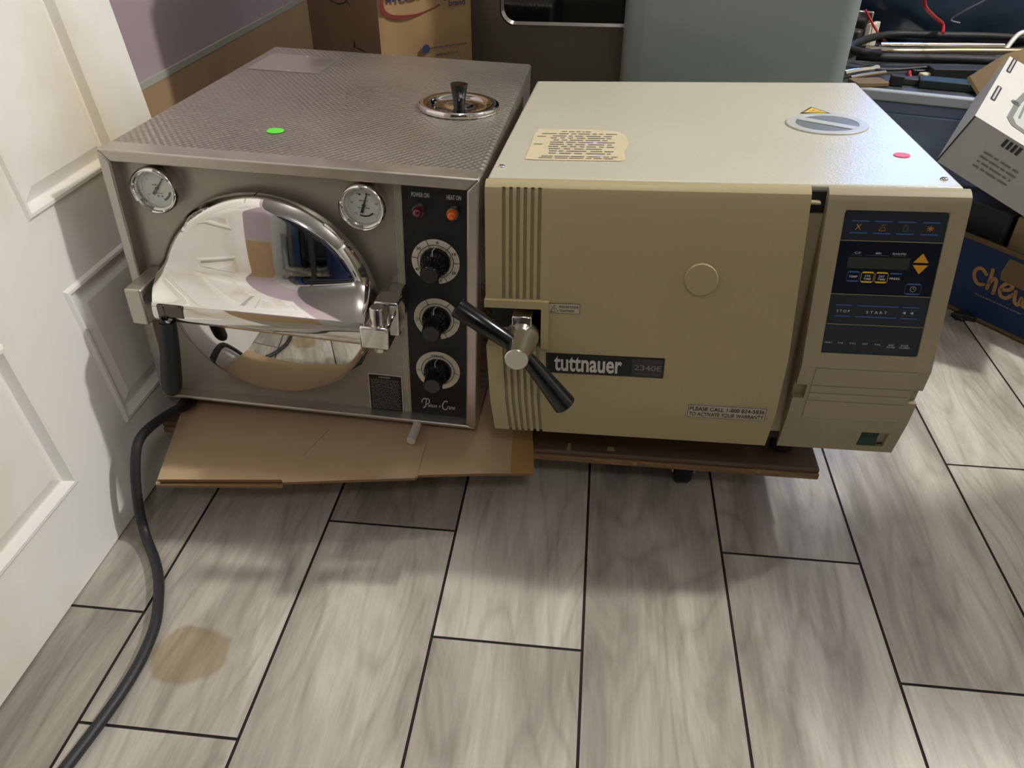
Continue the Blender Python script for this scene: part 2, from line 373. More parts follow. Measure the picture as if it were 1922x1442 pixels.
for a in ((WX0, WX0+.02, WZ0, WZ1), (WX1-.02, WX1, WZ0, WZ1), (WX0, WX1, WZ0, WZ0+.02), (WX0, WX1, WZ1-.02, WZ1), (WX0, WX1, (WZ0+WZ1)/2-.008, (WZ0+WZ1)/2+.008)):
    wn.box(a[0], a[1], 2.755, 2.795, a[2], a[3])
wn.box(WX0, WX1, 2.80, 2.804, WZ0, WZ1, 1)
struct(wn.build('window_1', [M['white_wall'], m_emit('bright_daylight_pane', (104,166,255), 17.0)], smooth=0))
# ------------------------------------------------------------------ leaning six-panel door
a6 = math.radians(6.0); up = Vector((-math.sin(a6), 0, math.cos(a6))); nr = Vector((math.cos(a6), 0, math.sin(a6)))
DM = frameM((-.6354, 0, .0), nr, (0,1,0), up)   # local x: out of the face, y: along, z: up the leaf
d = MB(); Y0, Y1, U0, U1 = .363, 1.150, .004, 1.99
cols = [(.484, .691), (.822, 1.030)]; rows = [(.126, .333), (.437, 1.09), (1.20, 1.86)]
d.box(-.036, -.009, Y0, Y1, U0, U1)
ys = [Y0]+[v for c_ in cols for v in c_]+[Y1]
for i in (0, 2, 4): d.box(-.009, 0, ys[i], ys[i+1], U0, U1)
us = [U0]+[v for c_ in rows for v in c_]+[U1]
for (ya, yb) in cols:
    for i in (0, 2, 4, 6): d.box(-.009, 0, ya, yb, us[i], us[i+1])
    for (ua, ub) in rows:
        def ring(i0, xa, i1, xb):
            A = [(xa, ya+i0, ua+i0), (xa, yb-i0, ua+i0), (xa, yb-i0, ub-i0), (xa, ya+i0, ub-i0)]
            B = [(xb, ya+i1, ua+i1), (xb, yb-i1, ua+i1), (xb, yb-i1, ub-i1), (xb, ya+i1, ub-i1)]
            for q in range(4): d.poly([A[q], A[(q+1) % 4], B[(q+1) % 4], B[q]])
        ring(0, .0035, .004, .0035); ring(-.004, 0, 0, .0035); ring(.004, .0035, .011, -.007); ring(.011, -.007, .013, -.0075); ring(.013, -.0075, .030, -.001)
        d.poly([(-.001, ya+.03, ua+.03), (-.001, yb-.03, ua+.03), (-.001, yb-.03, ub-.03), (-.001, ya+.03, ub-.03)])
dr = d.build('panel_door', M['door'], smooth=30)
dr.matrix_world = DM
tag(dr, 'grimy white six-panel door slab leaning at the left edge beside the steel sterilizer', 'door')
# ------------------------------------------------------------------ dolly, cardboard
DZ = .095
t = thing('platform_dolly', 'low wooden platform dolly on casters carrying both sterilizers', 'dolly', loc=(-.13, 1.1, 0))
mb = MB()
xs0, xs1, ya, yb = -.622+.13, .342+.13, .856-1.1, 1.34-1.1
mb.box(xs0, xs1, ya, yb, DZ-.019, DZ-.0085, 1); mb.box(xs0, xs1-.001, ya+.0015, yb, DZ-.0085, DZ, 0)
mb.build('deck', [M['wood'], M['woodedge']], t, bevel=.003)
for i, (cx, cy) in enumerate(((.165+.13, .925-1.1), (-.50+.13, .93-1.1), (.20+.13, 1.25-1.1), (-.50+.13, 1.25-1.1))):
    c1 = MB().box(cx-.03, cx+.03, cy-.025, cy+.025, DZ-.0225, DZ-.019).box(cx-.018, cx-.014, cy-.012, cy+.012, .022, DZ-.022).box(cx+.014, cx+.018, cy-.012, cy+.012, .022, DZ-.022)
    cc = c1.build('caster', M['chrome2'], t, bevel=.001)
    MB().lathe([(.0, -.012), (.022, -.012), (.0255, -.008), (.0255, .008), (.022, .012), (0, .012)], (cx, cy, .0257), 'x', 32, caps=False).build('wheel', M['rubber'], cc)
for (x, y, w, h) in ((-.01, .8565, .006, .02), (.05,.862,.012,.013)):
    MB().prism([(x+.13-w/2, y-1.1+.003, DZ+.0003), (x+.13+w/2, y-1.1+.003, DZ+.0003), (x+.13+w*.3, y-1.1+h, DZ+.0003), (x+.13-w*.4, y-1.1+h*.9, DZ+.0003)], (0,0,.0002)).build('paint_chip', M['chip'], t, smooth=0)
for x in (.085, .133, .258): MB().box(x+.13-.003, x+.13+.003, ya-.0009, ya-.0002, DZ-.016+random.random()*.006, DZ-.010+random.random()*.004).build('paint_chip', M['chip'], t, smooth=0)
# cardboard sheet (flattened box)
out = [(-.5644,.7319),(-.48,.741),(-.3955,.7500),(-.393,.745),(-.30,.760),(-.2160,.7735),(-.2135,.7795),(-.13,.792),(-.0548,.8013),(-.0649,.8915),(-.07,1.30),(-.605,1.30),(-.6035,.8944)]
mb = MB(); zt = DZ+.0048
n = len(out)
top = [(x, y, zt) for x, y in out]; bot = [(x, y, DZ+.0004) for x, y in out]
mb.poly(top, 0); mb.poly(list(reversed(bot)), 0)
for i in range(n): mb.poly([bot[i], bot[(i+1) % n], top[(i+1) % n], top[i]], 1)
# lower folded layer peeking out at the left front
lo = [(-.5665,.7285),(-.3945,.7455),(-.393,.762),(-.562,.745)]
mb.prism([(x, y, DZ-.0068) for x, y in lo], (0,0,.004), 1)
mb.prism([(-.5665,.7285,DZ-.0028),(-.5615,.7305,DZ-.0028),(-.5630,.750,DZ-.0028),(-.5680,.748,DZ-.0028)], (0,0,.0036), 0)
sheet = mb.build('cardboard_sheet', [M['card'], M['cardedge']], smooth=0)
tag(sheet, 'flattened brown cardboard sheet lying under the steel sterilizer on the dolly', 'cardboard')
cr = MB(); f = lambda x, y: (x, y, zt+.0006)
cr.tube([(-.2150,.7755,zt-.0004),(-.2165,.82,zt-.0004),(-.2175,.855,zt-.0004)], .0022, 8); cr.build('crease', M['card'], sheet); cr = MB(); cr.tube([(-.385,.80,zt-.0006),(-.372,.84,zt-.0006),(-.366,.862,zt-.0006)], .0018, 8)
cr.build('crease', M['card'], sheet)
tp = MB(); tp.prism([(-.088,.7975,zt+.0002),(-.0552,.8018,zt+.0002),(-.0652,.8915,zt+.0002),(-.094,.890,zt+.0002)], (0,0,.0002)); tp.build('packing_tape', M['tape'], sheet, label='shiny brown tape strip')
# ------------------------------------------------------------------ LEFT STERILIZER
PM = frameM((-.6109535,.886414,.5008941), (.99929713,-.01701028,-.03340509), (.01658956,.99978004,-.01283163), (.03361601,.01226844,.99935952))
P = thing('tabletop_sterilizer', 'stainless steel tabletop sterilizer with polished round chamber door and three black knobs', 'sterilizer', PM)
PW, PD, PH, LP, RC = .4773, .5917, .3759, .0148, .019
mb = MB(); mb.box(0, PW, RC+.002, PD, -PH, 0, 0)
o = mb.build('casing', M['emboss'], P, bevel=.004, segs=3)
mb = MB()   # mitred front frame
O = [(0,0),(PW,0),(PW,-PH),(0,-PH)]; I = [(LP,-LP),(PW-LP,-LP),(PW-LP,-PH+.006),(LP,-PH+.006)]
for i in range(4):
    j = (i+1) % 4
    a, b_, c_, e_ = O[i], O[j], I[j], I[i]
    mb.add([(a[0],0,a[1]),(b_[0],0,b_[1]),(c_[0],0,c_[1]),(e_[0],0,e_[1]),(a[0],RC+.014,a[1]),(b_[0],RC+.014,b_[1]),(c_[0],RC+.002,c_[1]),(e_[0],RC+.002,e_[1])],
           [(0,1,2,3),(0,4,5,1),(3,2,6,7),(0,3,7,4),(1,5,6,2),(4,7,6,5)])
mb.v = [(x, y, z+(.0006 if z > -.001 else 0)) for x, y, z in mb.v]
mb.build('front_frame', M['steel'], P, bevel=.0025, segs=3, smooth=40)
MB().box(LP-.001, .3675, RC, RC+.003, -PH+.006, -LP+.001).build('front_panel', M['panel'], P)
mb = MB().box(.3675, .378, RC-.0004, RC+.003, -PH+.006, -LP+.001)
for i in range(6): 
    x = .3683+i*.00175
    mb.prism([(x, RC-.0004, -LP), (x+.0005, RC-.0016, -LP), (x+.0010, RC-.0004, -LP)], (0,0,-(PH-LP-.006)))
mb.m = [0]*6+[1]*(len(mb.f)-6)
mb.build('trim_strip', [M['panel'], M['alulight']], P, smooth=20)
cp = MB().box(.378, PW-LP+.001, RC-.0002, RC+.003, -PH+.006, -LP+.001).build('control_panel', M['blackpanel'], P)
pf = lambda yy: (lambda u, v: (u, yy, v))
lt = MB(); f = pf(RC-.0006)
text(lt, 'POWER ON', .3905, .4125, -.0345, -.0285, f, bold=.01); lt.build('power_lettering', M['whiteink'], cp); lt = MB()
text(lt, 'HEAT ON', .4345, .4525, -.0345, -.0285, f, bold=.01); lt.build('heat_lettering', M['whiteink'], cp); lt = MB()
def qq(zx, zy):
    dx = zx/9.014+760-791; dy = zy/9.014+640-750
    return (.3933+.000797*dx-.00003*dy, -.3448+.0000976*dx-.000958*dy)
for pts in ([(365,982),(358,1060),(350,1100),(330,1128),(305,1120)], [(297,1040),(290,1010),(315,980),(365,970),(408,990),(415,1030),(392,1062),(358,1072)], [(712,1040),(712,1020),(690,1015),(655,1040),(638,1085),(645,1135),(675,1162),(702,1158),(712,1140)]):
    stroke(lt, smoothpts([qq(*p) for p in pts], 4), .0013, f)
for s_, a, b_, ya_, yb_ in (('elton', 395, 545, 1105, 1070), ('&', 578, 605, 1115, 1090), ('rane', 712, 850, 1142, 1115)):
    p0 = qq(a, ya_); p1 = qq(b_, yb_); text(lt, s_, p0[0], p1[0], p0[1]-.001, p1[1], f, shear=.3)
lt.build('brand_script', M['whiteink'], cp)
# gauges
def gauge(cx, cz, needle, kind):
    g = MB().lathe([(.0265,RC),(.0300,RC),(.0302,.004),(.0296,-.003),(.0275,-.0052),(.0255,-.003),(.0245,.004),(.0240,.009)], (cx,0,cz), 'y', 64, caps=False).build('pressure_gauge', M['chrome'], P, smooth=60)
    fa = MB(); fa.lathe([(.0001,.0088),(.0245,.0088)], (cx,0,cz), 'y', 48, caps=False); face = fa.build('dial_face', M['dial'], g)
    k = MB(); fm = lambda u, v: (cx+u, .0084, cz+v)
    for i in range(41):
        a = math.radians(225-270*i/40); L_ = .0022 if i % 5 == 0 else .0012
        stroke(k, [(.0195*math.cos(a), .0195*math.sin(a)), ((.0195+L_)*math.cos(a), (.0195+L_)*math.sin(a))], .00045, fm)
    if kind == 0:
        for i, s_ in enumerate(('0','10','20','30')):
            a = math.radians(215-80*i); text(k, s_, .0155*math.cos(a)-.0014, .0155*math.cos(a)+.0014, .0155*math.sin(a)-.001, .0155*math.sin(a)+.001, fm)
        fineprint(k, -.006, .001, .0035, .0050, 1, fm, fill=.7, seed=3); fineprint(k, -.008, .006, -.0075, -.006, 1, fm, fill=.6, seed=4)
        arc(k, (0,0), .0150, .0178, 292, 345, fm, 1, 16); dots = [(-.001, -.0105), (.0045, -.0105)]
    else:
        for i, s_ in enumerate(('60','100','140','180','220','250')):
            a = math.radians(225-54*i); text(k, s_, .0158*math.cos(a)-.0018, .0158*math.cos(a)+.0018, .0158*math.sin(a)-.001, .0158*math.sin(a)+.001, fm)
        fineprint(k, -.006, .006, .0048, .0063, 1, fm, fill=.6, seed=5); fineprint(k, -.0085, .0085, -.0045, -.003, 1, fm, fill=.6, seed=6)
        arc(k, (0,0), .0135, .0155, 245, 318, fm, 0, 16); dots = [(-.0045, .0135), (.0035, .0145)]
    for dx, dz in dots: arc(k, (dx, dz), 0, .0012, 0, 360, fm, 0, 14)
    k.build('printed_scale', [M['ink'], M['greenband']], face)
    a = math.radians(needle); nd = MB(); ca_, sa = math.cos(a), math.sin(a)
    def fr_(u, v): return (cx+u*ca_-v*sa, .0068, cz+u*sa+v*ca_)
    nd.prism([fr_(-.0105,-.0020), fr_(-.0105,.0020), fr_(-.002,.0012), fr_(.0170,.0005), fr_(.0170,-.0005), fr_(-.002,-.0012)], (0,.0006,0))
    nd.lathe([(.0022,.0060),(.0022,.0078)], (cx,0,cz), 'y', 20); nd.build('needle', M['ink'], g)
    MB().lathe([(.0001,.0032),(.0247,.0034)], (cx,0,cz), 'y', 48, caps=False).build('gauge_glass', M['glass'], g)
gauge(.0645, -.0475, 52, 0); gauge(.3325, -.0468, 72, 1)
# pilot lamps
for cx, m, lb in ((.3998, M['red'], 'dark red lens'), (.4430, M['orange'], 'amber lens')):
    l = MB().lathe([(.0086,RC),(.0086,.0120),(.0076,.0098),(.0062,.0105)], (cx,0,-.0498), 'y', 32, caps=False).build('pilot_lamp', M['alu'], cp, smooth=60)
    MB().lathe([(.0062,.0125),(.0062,.006),(.0054,.003),(.0035,.0014),(.0001,.001)], (cx,0,-.0498), 'y', 32, caps=False).build('lens', m, l, smooth=60, label=lb) if False else None
    l.parent = P; l['label'] = 'chrome ringed lamp with '+lb
    MB().lathe([(.0062,.0125),(.0062,.006),(.0054,.003),(.0035,.0014),(.0001,.001)], (cx,0,-.0498), 'y', 32, caps=False).build('lens', m, l, smooth=60)
# dials and knobs
def knob(cz, kind):
    cx = .4190
    k = MB(); prof = [(.0005,-.0215),(.0115,-.0215),(.0128,-.0195),(.0140,.004),(.0190,.010),(.0200,.0165),(.0200,RC-.0008)]
    n = 96; vs = []; fs = []
    for r, h in prof:
        for i in range(n):
            a = 2*PI*i/n; q = r
            if .0110 < r < .0145: q = r-.0011*(.5+.5*math.cos(18*a))
            vs.append((cx+q*math.cos(a), h, cz+q*math.sin(a)))
    for j in range(len(prof)-1):
        for i in range(n): fs.append((j*n+i, j*n+(i+1) % n, (j+1)*n+(i+1) % n, (j+1)*n+i))
    k.add(vs, fs); kn = k.build('control_knob', M['black'], P, smooth=40)
    pt = MB(); pt.tube([(cx-.0005,.0030,cz+.0148),(cx-.0022,.0095,cz+.0188),(cx,.0158,cz+.0205)], .0006, 6, smooth=False); pt.build('pointer_mark', M['whiteink'], kn)
    r = MB(); c = (cx, cz); f1 = pf(RC-.0006); f2 = pf(RC-.0009)
    A0, A1 = {0:(-82,252),1:(-80,238),2:(-78,232)}[kind]
    arc(r, c, .0150, .0316, A0, A1, f1, 0, 60)
    arc(r, c, .0230, .0239, A0+6, A1-4, f2, 1, 50)
    if kind == 0:
        for a in (-62, 0, 50, 112, 172, 238): stroke(r, [(cx+.0236*math.cos(math.radians(a)), cz+.0236*math.sin(math.radians(a))), (cx+.0318*math.cos(math.radians(a)), cz+.0318*math.sin(math.radians(a)))], .0009, f2, 1)
        for s_, a in (('0',-76),('20',-30),('10',28),('6',84),('50',142),('40',207)):
            x = cx+.0276*math.cos(math.radians(a)); z = cz+.0276*math.sin(math.radians(a)); w = .0014*len(s_); text(r, s_, x-w, x+w, z-.0021, z+.0021, f2, 1, bold=.02)
        for i, ch in enumerate('TURN PAST 10'):
            if ch == ' ': continue
            a = math.radians(168-i*5.6); x = cx+.0212*math.cos(a); z = cz+.0212*math.sin(a); text(r, ch, x-.0006, x+.0006, z-.0009, z+.0009, f2, 1)
        for i, ch in enumerate('THEN SET TIME'):
            if ch == ' ': continue
            a = math.radians(80-i*5.6); x = cx+.0212*math.cos(a); z = cz+.0212*math.sin(a); text(r, ch, x-.0006, x+.0006, z-.0009, z+.0009, f2, 1)
    elif kind == 1:
        for a in (-64, 55, 118): stroke(r, [(cx+.0236*math.cos(math.radians(a)), cz+.0236*math.sin(math.radians(a))), (cx+.0318*math.cos(math.radians(a)), cz+.0318*math.sin(math.radians(a)))], .0009, f2, 1)
        text(r, 'STER', cx-.0305, cx-.0225, cz-.0022, cz+.0000, f2, 1); text(r, 'OFF', cx-.0290, cx-.0235, cz-.0052, cz-.0030, f2, 1); text(r, 'OFF', cx+.0240, cx+.0300, cz-.004, cz-.001, f2, 1)
    else:
        text(r, 'STERILIZE', cx-.0095, cx+.0085, cz+.0230, cz+.0262, f2, 1, bold=.01); text(r, 'VENT', cx-.0302, cx-.0222, cz-.0030, cz-.0002, f2, 1); text(r, 'FILL', cx+.0232, cx+.0298, cz-.004, cz-.001, f2, 1)
    dl = r.build('dial_ring', [M['cream'], M['ink']], P, smooth=0); return kn
knob(-.1205, 0); knob(-.2060, 1); knob(-.2905, 2)
# caution plate
pl = MB(); pl.box(.3160,.3660,RC-.0008,RC,-.3710,-.3070,1); pl.box(.3172,.3648,RC-.0010,RC-.0004,-.3698,-.3082,0)
f = pf(RC-.0013); text(pl, 'CAUTION', .3320,.3480,-.3130,-.3103,f,1,bold=.01); fineprint(pl, .3190,.3632,-.3685,-.3150,19,f,2,fill=.42,seed=9)
pl.build('caution_plate', [M['blackpanel'], M['whiteink'], M['greyink']], P)
# chamber door: polished casting, shallow dome that fillets out into a cross yoke
cx, cz, Rr = .1965, -.1900, .1480
MB().lathe([(Rr-.010,RC),(Rr-.006,.014),(Rr-.008,.0072),(Rr-.016,.0072)], (cx-.004,0,cz-.003), 'y', 96, caps=False).build('door_seat_ring', M['rubber'], P, smooth=60)
def ydome(x, z):
    q = min(1, math.hypot(x-cx, z-cz)/Rr); y = -.0155-.0240*(1-q*q)
    if q > .90: y += .0130*((q-.90)/.10)**2
    return y
ZF = -.1690; YF = -.0670; XL, XR = .0680, .3450
def zbar(x): return -.1955-.0075*(x-XL)/(XR-XL)
NU = 72; rows_ = []
th_f = math.acos((ZF-cz)/Rr); NT = 54
for i in range(NT+1):
    th = th_f*(i/NT); z = cz+Rr*math.cos(th); w = max(Rr*math.sin(th), .0008)
    s_ = max(0, min(1, (-.134-z)/(-.134-ZF)))            # fillet towards the yoke
    fl_s = max(0, min(1, (-.145-z)/(-.145-ZF)))**1.6
    xa = (cx-w)*(1-fl_s)+XL*fl_s; xb = (cx+w)*(1-fl_s)+XR*fl_s; row = []
    for j in range(NU+1):
        u_ = j/NU; x = xa+(xb-xa)*(.5-.5*math.cos(PI*u_)) ; yd = ydome(x, z)
        k = s_**1.9; row.append((x, yd*(1-k)+YF*k, z))
    rows_.append(row)
def barrow(y, zf): return [(XL+(XR-XL)*(.5-.5*math.cos(PI*j/NU)), y, zf(XL+(XR-XL)*(.5-.5*math.cos(PI*j/NU)))) for j in range(NU+1)]
rows_.append(barrow(YF-.0022, lambda x: ZF-.0012)); rows_.append(barrow(YF-.0035, lambda x: ZF-.005))
for q in (.25,.5,.75): rows_.append(barrow(YF-.0035-.0012*math.sin(PI*q), lambda x: (ZF-.005)*(1-q)+(zbar(x)+.004)*q))
rows_.append(barrow(YF-.0030, lambda x: zbar(x)+.004)); rows_.append(barrow(YF-.0015, lambda x: zbar(x)+.0008)); rows_.append(barrow(YF+.0015, lambda x: zbar(x)))
rows_.append(barrow(-.040, lambda x: zbar(x)+.0010))
def lowrow(z, yy=None):
    w = math.sqrt(max(1e-6, Rr*Rr-(z-cz)**2)); r = []
    for j in range(NU+1):
        x = cx-w+2*w*(.5-.5*math.cos(PI*j/NU)); r.append((x, ydome(x, z) if yy is None else yy, z))
    return r
th0 = math.acos((-.2000-cz)/Rr)
rows_.append([(x, y-.006, z) for x, y, z in lowrow(-.2000)]); 
for i in range(1, 46):
    th = th0+(PI-th0)*i/45; rows_.append(lowrow(cz+Rr*math.cos(min(th, PI-.004))))
g_ = MB(); vs = [p for r in rows_ for p in r]; nr_ = len(rows_); m_ = NU+1
fs = [(i*m_+j, i*m_+j+1, (i+1)*m_+j+1, (i+1)*m_+j) for i in range(nr_-1) for j in range(NU)]
base = len(vs)
for i, r in enumerate(rows_):      # rear edge
    vs.append((max(r[0][0], cx-Rr), .0075, r[0][2])); vs.append((r[-1][0], .0075, r[-1][2]))
for i in range(nr_-1):
    fs.append((i*m_, (i+1)*m_, base+2*(i+1), base+2*i)); fs.append((i*m_+NU, base+2*i+1, base+2*(i+1)+1, (i+1)*m_+NU))
    fs.append((base+2*i, base+2*(i+1), base+2*(i+1)+1, base+2*i+1))
g_.add(vs, fs); dd = g_.build('chamber_door', M['chrome'], P, smooth=38)
MB().box(.3400,.3770,-.0745,-.036,-.2040,-.1725).build('yoke_lug', M['chrome'], dd, bevel=.0025)
MB().box(.3520,.3840,-.046,-.012,-.200,-.1515).box(.358,.380,-.013,RC,-.196,-.156).build('hinge_bracket', M['chrome2'], P, bevel=.003, segs=3)
MB().lathe([(.0001,.0),(.0084,.0),(.0096,-.0015),(.0096,-.058),(.0090,-.0625),(.0001,-.063)], (.3610,-.0600,-.1495), 'z', 32, caps=False).build('hinge_pin', M['chrome2'], P, smooth=40)
MB().box(.0215,.0450,-.052,RC,-.2170,-.1640).build('latch_bracket', M['steel'], P, bevel=.003, segs=3)
# latch lever
lv = MB().box(.0800,.1100,-.0725,-.060,-.1880,-.1700).box(.0755,.0860,-.0735,-.060,-.1955,-.1700)
lo_ = lv.build('latch_lever', mat('dark_bolt_steel', (96,92,86), .2, .95), P, bevel=.0015, segs=2)
MB().tube([(.0800,-.0700,-.186),(.0815,-.0700,-.191),(.0835,-.0705,-.1975)], [.0060,.0035,.0060], 20).build('neck', M['alu'], lo_, smooth=60)
MB().tube([(.0835,-.0705,-.1960),(.0835,-.0706,-.1990),(.0805,-.0740,-.235),(.0755,-.0800,-.280),(.0745,-.0815,-.292),(.0738,-.0825,-.3000),(.0735,-.0830,-.3040)], [.0090,.0112,.0124,.0136,.0130,.0098,.0035], 24).build('grip', M['blackgrip'], lo_, smooth=60)
# fill cap on top
cx, cy = .4015, .2850
cap = MB().lathe([(.0575,.0003),(.0595,.0012),(.0597,.0068),(.0585,.0085),(.0560,.0090),(.0420,.0078),(.0395,.0055),(.0360,.0035),(.0300,.0046),(.0260,.0030),(.0200,.0050),(.0090,.0066),(.0001,.0068)], (cx,cy,0), 'z', 96, caps=False).build('fill_cap', M['chrome'], P, smooth=50)
MB().lathe([(.0082,.0060),(.0092,.0120),(.0128,.0340),(.0126,.0352),(.0001,.0356)], (cx,cy,0), 'z', 40, caps=False).build('cap_knob', M['black'], cap, smooth=40)
ap = MB().box(.0200,.1430,.420,.535,.0004,.0014)
for sx, sy in ((.085,.428),(.085,.527)): ap.lathe([(.0028,.0014),(.0024,.0028),(.0001,.0030)], (sx,sy,0), 'z', 16, caps=False)
ap.build('access_plate', M['steel'], P, smooth=30)
MB().lathe([(.0113,.0006),(.0113,.0011),(.0001,.0011)], (.1838,.1180,0), 'z', 40, caps=False).build('round_sticker', M['greendot'], P, label='bright green dot sticker')
ft = MB()
for (x, y) in ((.04,.06),(.43,.06),(.04,.54),(.43,.54)):
    w = PM @ Vector((x, y, -PH)); h = w.z-(DZ+.0048)-.0006
    MB().lathe([(.014,0.002),(.014,-h),(.012,-h-.0002)], (x,y,-PH), 'z', 24).build('foot', M['rubber'], P)
# drain cock under front
dc = MB().tube([(.392,.034,-.3700),(.3905,.004,-.3775)], .0035, 12, smooth=False); dc.tube([(.3905,.000,-.3775),(.3892,-.036,-.3797)], .0064, 24, smooth=False)
dc.build('drain_knob', M['alulight'], P, smooth=40)
# ------------------------------------------------------------------ RIGHT STERILIZER
TM = frameM((-.12029906,.84928961,.5), (.99904039,-.02989781,.03200653), (.03126295,.99858421,-.0430372), (-.0306745,.04399652,.99856065))
T = thing('beige_autoclave', 'yellowed beige autoclave with T-handle door and dark keypad on its right side', 'autoclave', TM)
TW, TD = .510, .5045
MB().box(0, TW, 0, TD, -.335, 0).build('cover', M['cover'], T, bevel=.0035, segs=3)
MB().box(.0005, TW-.0005, -.0050, .001, -.335, -.006).build('chassis', M['chassis'], T)
MB().box(.3475,.3740,-.0085,-.0050,-.322,-.030).build('inner_frame', M['beige2'], T)
UP = [(-.0075,.0000),(-.0125,-.0015),(-.0170,-.0055),(-.0195,-.0125),(-.054,-.187)]; LOW = [(-.044,-.275),(-.020,-.338)]
def front_at(z, prof):
    for (y0_, z0_), (y1_, z1_) in zip(prof, prof[1:]):
        if z0_ >= z >= z1_: return y0_+(y1_-y0_)*(z0_-z)/(z0_-z1_)
    return prof[-1][0]
def strip(mb, x0_, x1_, prof, z0_, z1_, inset=0, back=-.004, mi=0, xt=None):
    pts = [(front_at(z0_, prof), z0_)]+[(y, z) for y, z in prof if z0_ > z > z1_]+[(front_at(z1_, prof), z1_)]
    poly = [(y+inset, z) for y, z in pts]+[(back, z1_), (back, z0_)]
    mb.prism([(x0_, y, z) for y, z in poly], (x1_-x0_, 0, 0), mi)
DP = UP+LOW; mb = MB()
strip(mb, .0755, .3530, DP, 0, -.338)
gx = [.0217+i*.00815 for i in range(6)]; GW = .0040
edges = [0.0]
for g in gx: edges += [g-GW/2, g+GW/2]
edges.append(.0755)
for i in range(len(edges)-1):
    ins = .0045 if i % 2 else 0
    for za, zb in ((-.005, -.1330), (-.1900, -.338)): strip(mb, edges[i], edges[i+1], DP, za, zb, ins)
strip(mb, 0, .0755, DP, 0, -.005)
# raised lip round the bolt opening
def slabpoly(mb, x0_, x1_, za, zb, outp, back=-.004, mi=0): 
    mb.prism([(x0_, front_at(za, DP)-outp, za), (x0_, front_at(zb, DP)-outp, zb), (x0_, back, zb), (x0_, back, za)], (x1_-x0_, 0, 0), mi)
slabpoly(mb, -.0010, .0755, -.1310, -.1400, .0045); slabpoly(mb, .0665, .0755, -.1400, -.1885, .0045)
door = mb.build('door', M['beige'], T, smooth=25)
a_ = math.atan2(.054-.0195, .187-.0125)
def on(pa, pb, off):
    pa = Vector(pa); pb = Vector(pb); d = (pb-pa).normalized(); n = Vector((d.y, -d.x)); n = n if n.x < 0 else -n
    return lambda x, s: (x, pa.x-d.x*0+d.x*s+n.x*off, pa.y+d.y*s+n.y*off)
# maps: fU upper face, fM middle face, s measured down the face; s grows downward so flip for text
def tmap(pa, pb, off, flip=True):
    g = on(pa, pb, off); return lambda x, v: g(x, -v)
A1, A2, A3, A4 = (-.020,-.015), (-.054,-.187), (-.044,-.275), (-.020,-.338)
# round button
g0 = on(A1, A2, 0); c0 = Vector(g0(.2463, .0860)); nn = Vector(g0(.2463,.0860)); n1 = Vector(on(A1, A2, 1)(.2463,.0860))-c0
Mx = Matrix.Translation(c0) @ n1.to_track_quat('Z', 'Y').to_matrix().to_4x4()
MB().lathe([(.0186,-.001),(.0186,.0030),(.0176,.0044),(.0001,.0044)], (0,0,0), 'z', 48, M=Mx, caps=False).build('round_boss', M['beige'], door, smooth=40)
u = tmap(A1, A2, .0004)
lb = MB(); rect(lb, .0752,.1116,-.1332,-.1208,u,1); u2 = tmap(A1,A2,.0006); rect(lb, .0757,.1111,-.1327,-.1213,u2,0); u3 = tmap(A1,A2,.0009)
text(lb,'ENSURE DOOR',.0875,.1100,-.1263,-.1234,u3,1,bold=.01); text(lb,'TIGHTNESS',.0875,.1050,-.1310,-.1281,u3,1,bold=.01)
stroke(lb,[(.0773,-.1312),(.0860,-.1312),(.0817,-.1228),(.0773,-.1312)],.0007,u3,1); rect(lb,.08135,.0819,-.1288,-.1252,u3,1); rect(lb,.08135,.0819,-.1302,-.1295,u3,1)
lb.build('tightness_label', [M['greylabel'], M['ink']], door, smooth=0)
npl = MB(); u = on(A2, A3, 0); 
npl.prism([u(.0728,.0087), u(.2137,.0087), u(.2137,.0380), u(.0728,.0380)], tuple(Vector(on(A2,A3,.0012)(0,0))-Vector(u(0,0))), 0)
u2 = tmap(A2,A3,.0016); text(npl,'tuttnauer',.0825,.1640,-.0345,-.0118,u2,1,bold=.022)
rect(npl,.1755,.2120,-.0368,-.0100,tmap(A2,A3,.0014),2); text(npl,'2340E',.1785,.2110,-.0270,-.0190,tmap(A2,A3,.0018),3,bold=.015); rect(npl,.180,.209,-.0325,-.0320,tmap(A2,A3,.0018),3)
npl.build('name_plate', [M['ink'], M['whiteink'], M['black'], M['greyink']], door, smooth=0)
wl_ = MB(); rect(wl_,.2463,.3432,-.0990,-.0755,tmap(A2,A3,.0003),0); u3 = tmap(A2,A3,.0007)
for (a, b_, c_, e_) in ((.2478,.3417,-.0975,-.0969),(.2478,.3417,-.0776,-.0770),(.2478,.2484,-.0975,-.0770),(.3411,.3417,-.0975,-.0770)): rect(wl_, a,b_,c_,e_,u3,1)
text(wl_,'PLEASE CALL 1-800 824-5836',.2500,.3395,-.0863,-.0800,u3,1,bold=.012); text(wl_,'TO ACTIVATE YOUR WARRANTY',.2500,.3395,-.0950,-.0888,u3,1,bold=.012)
wl_.build('warranty_label', [M['greylabel'], M['ink']], door, smooth=0)
MB().box(.353,.364,-.018,-.010,-.0165,-.0135).build('door_peg', M['beige2'], door, bevel=.001)
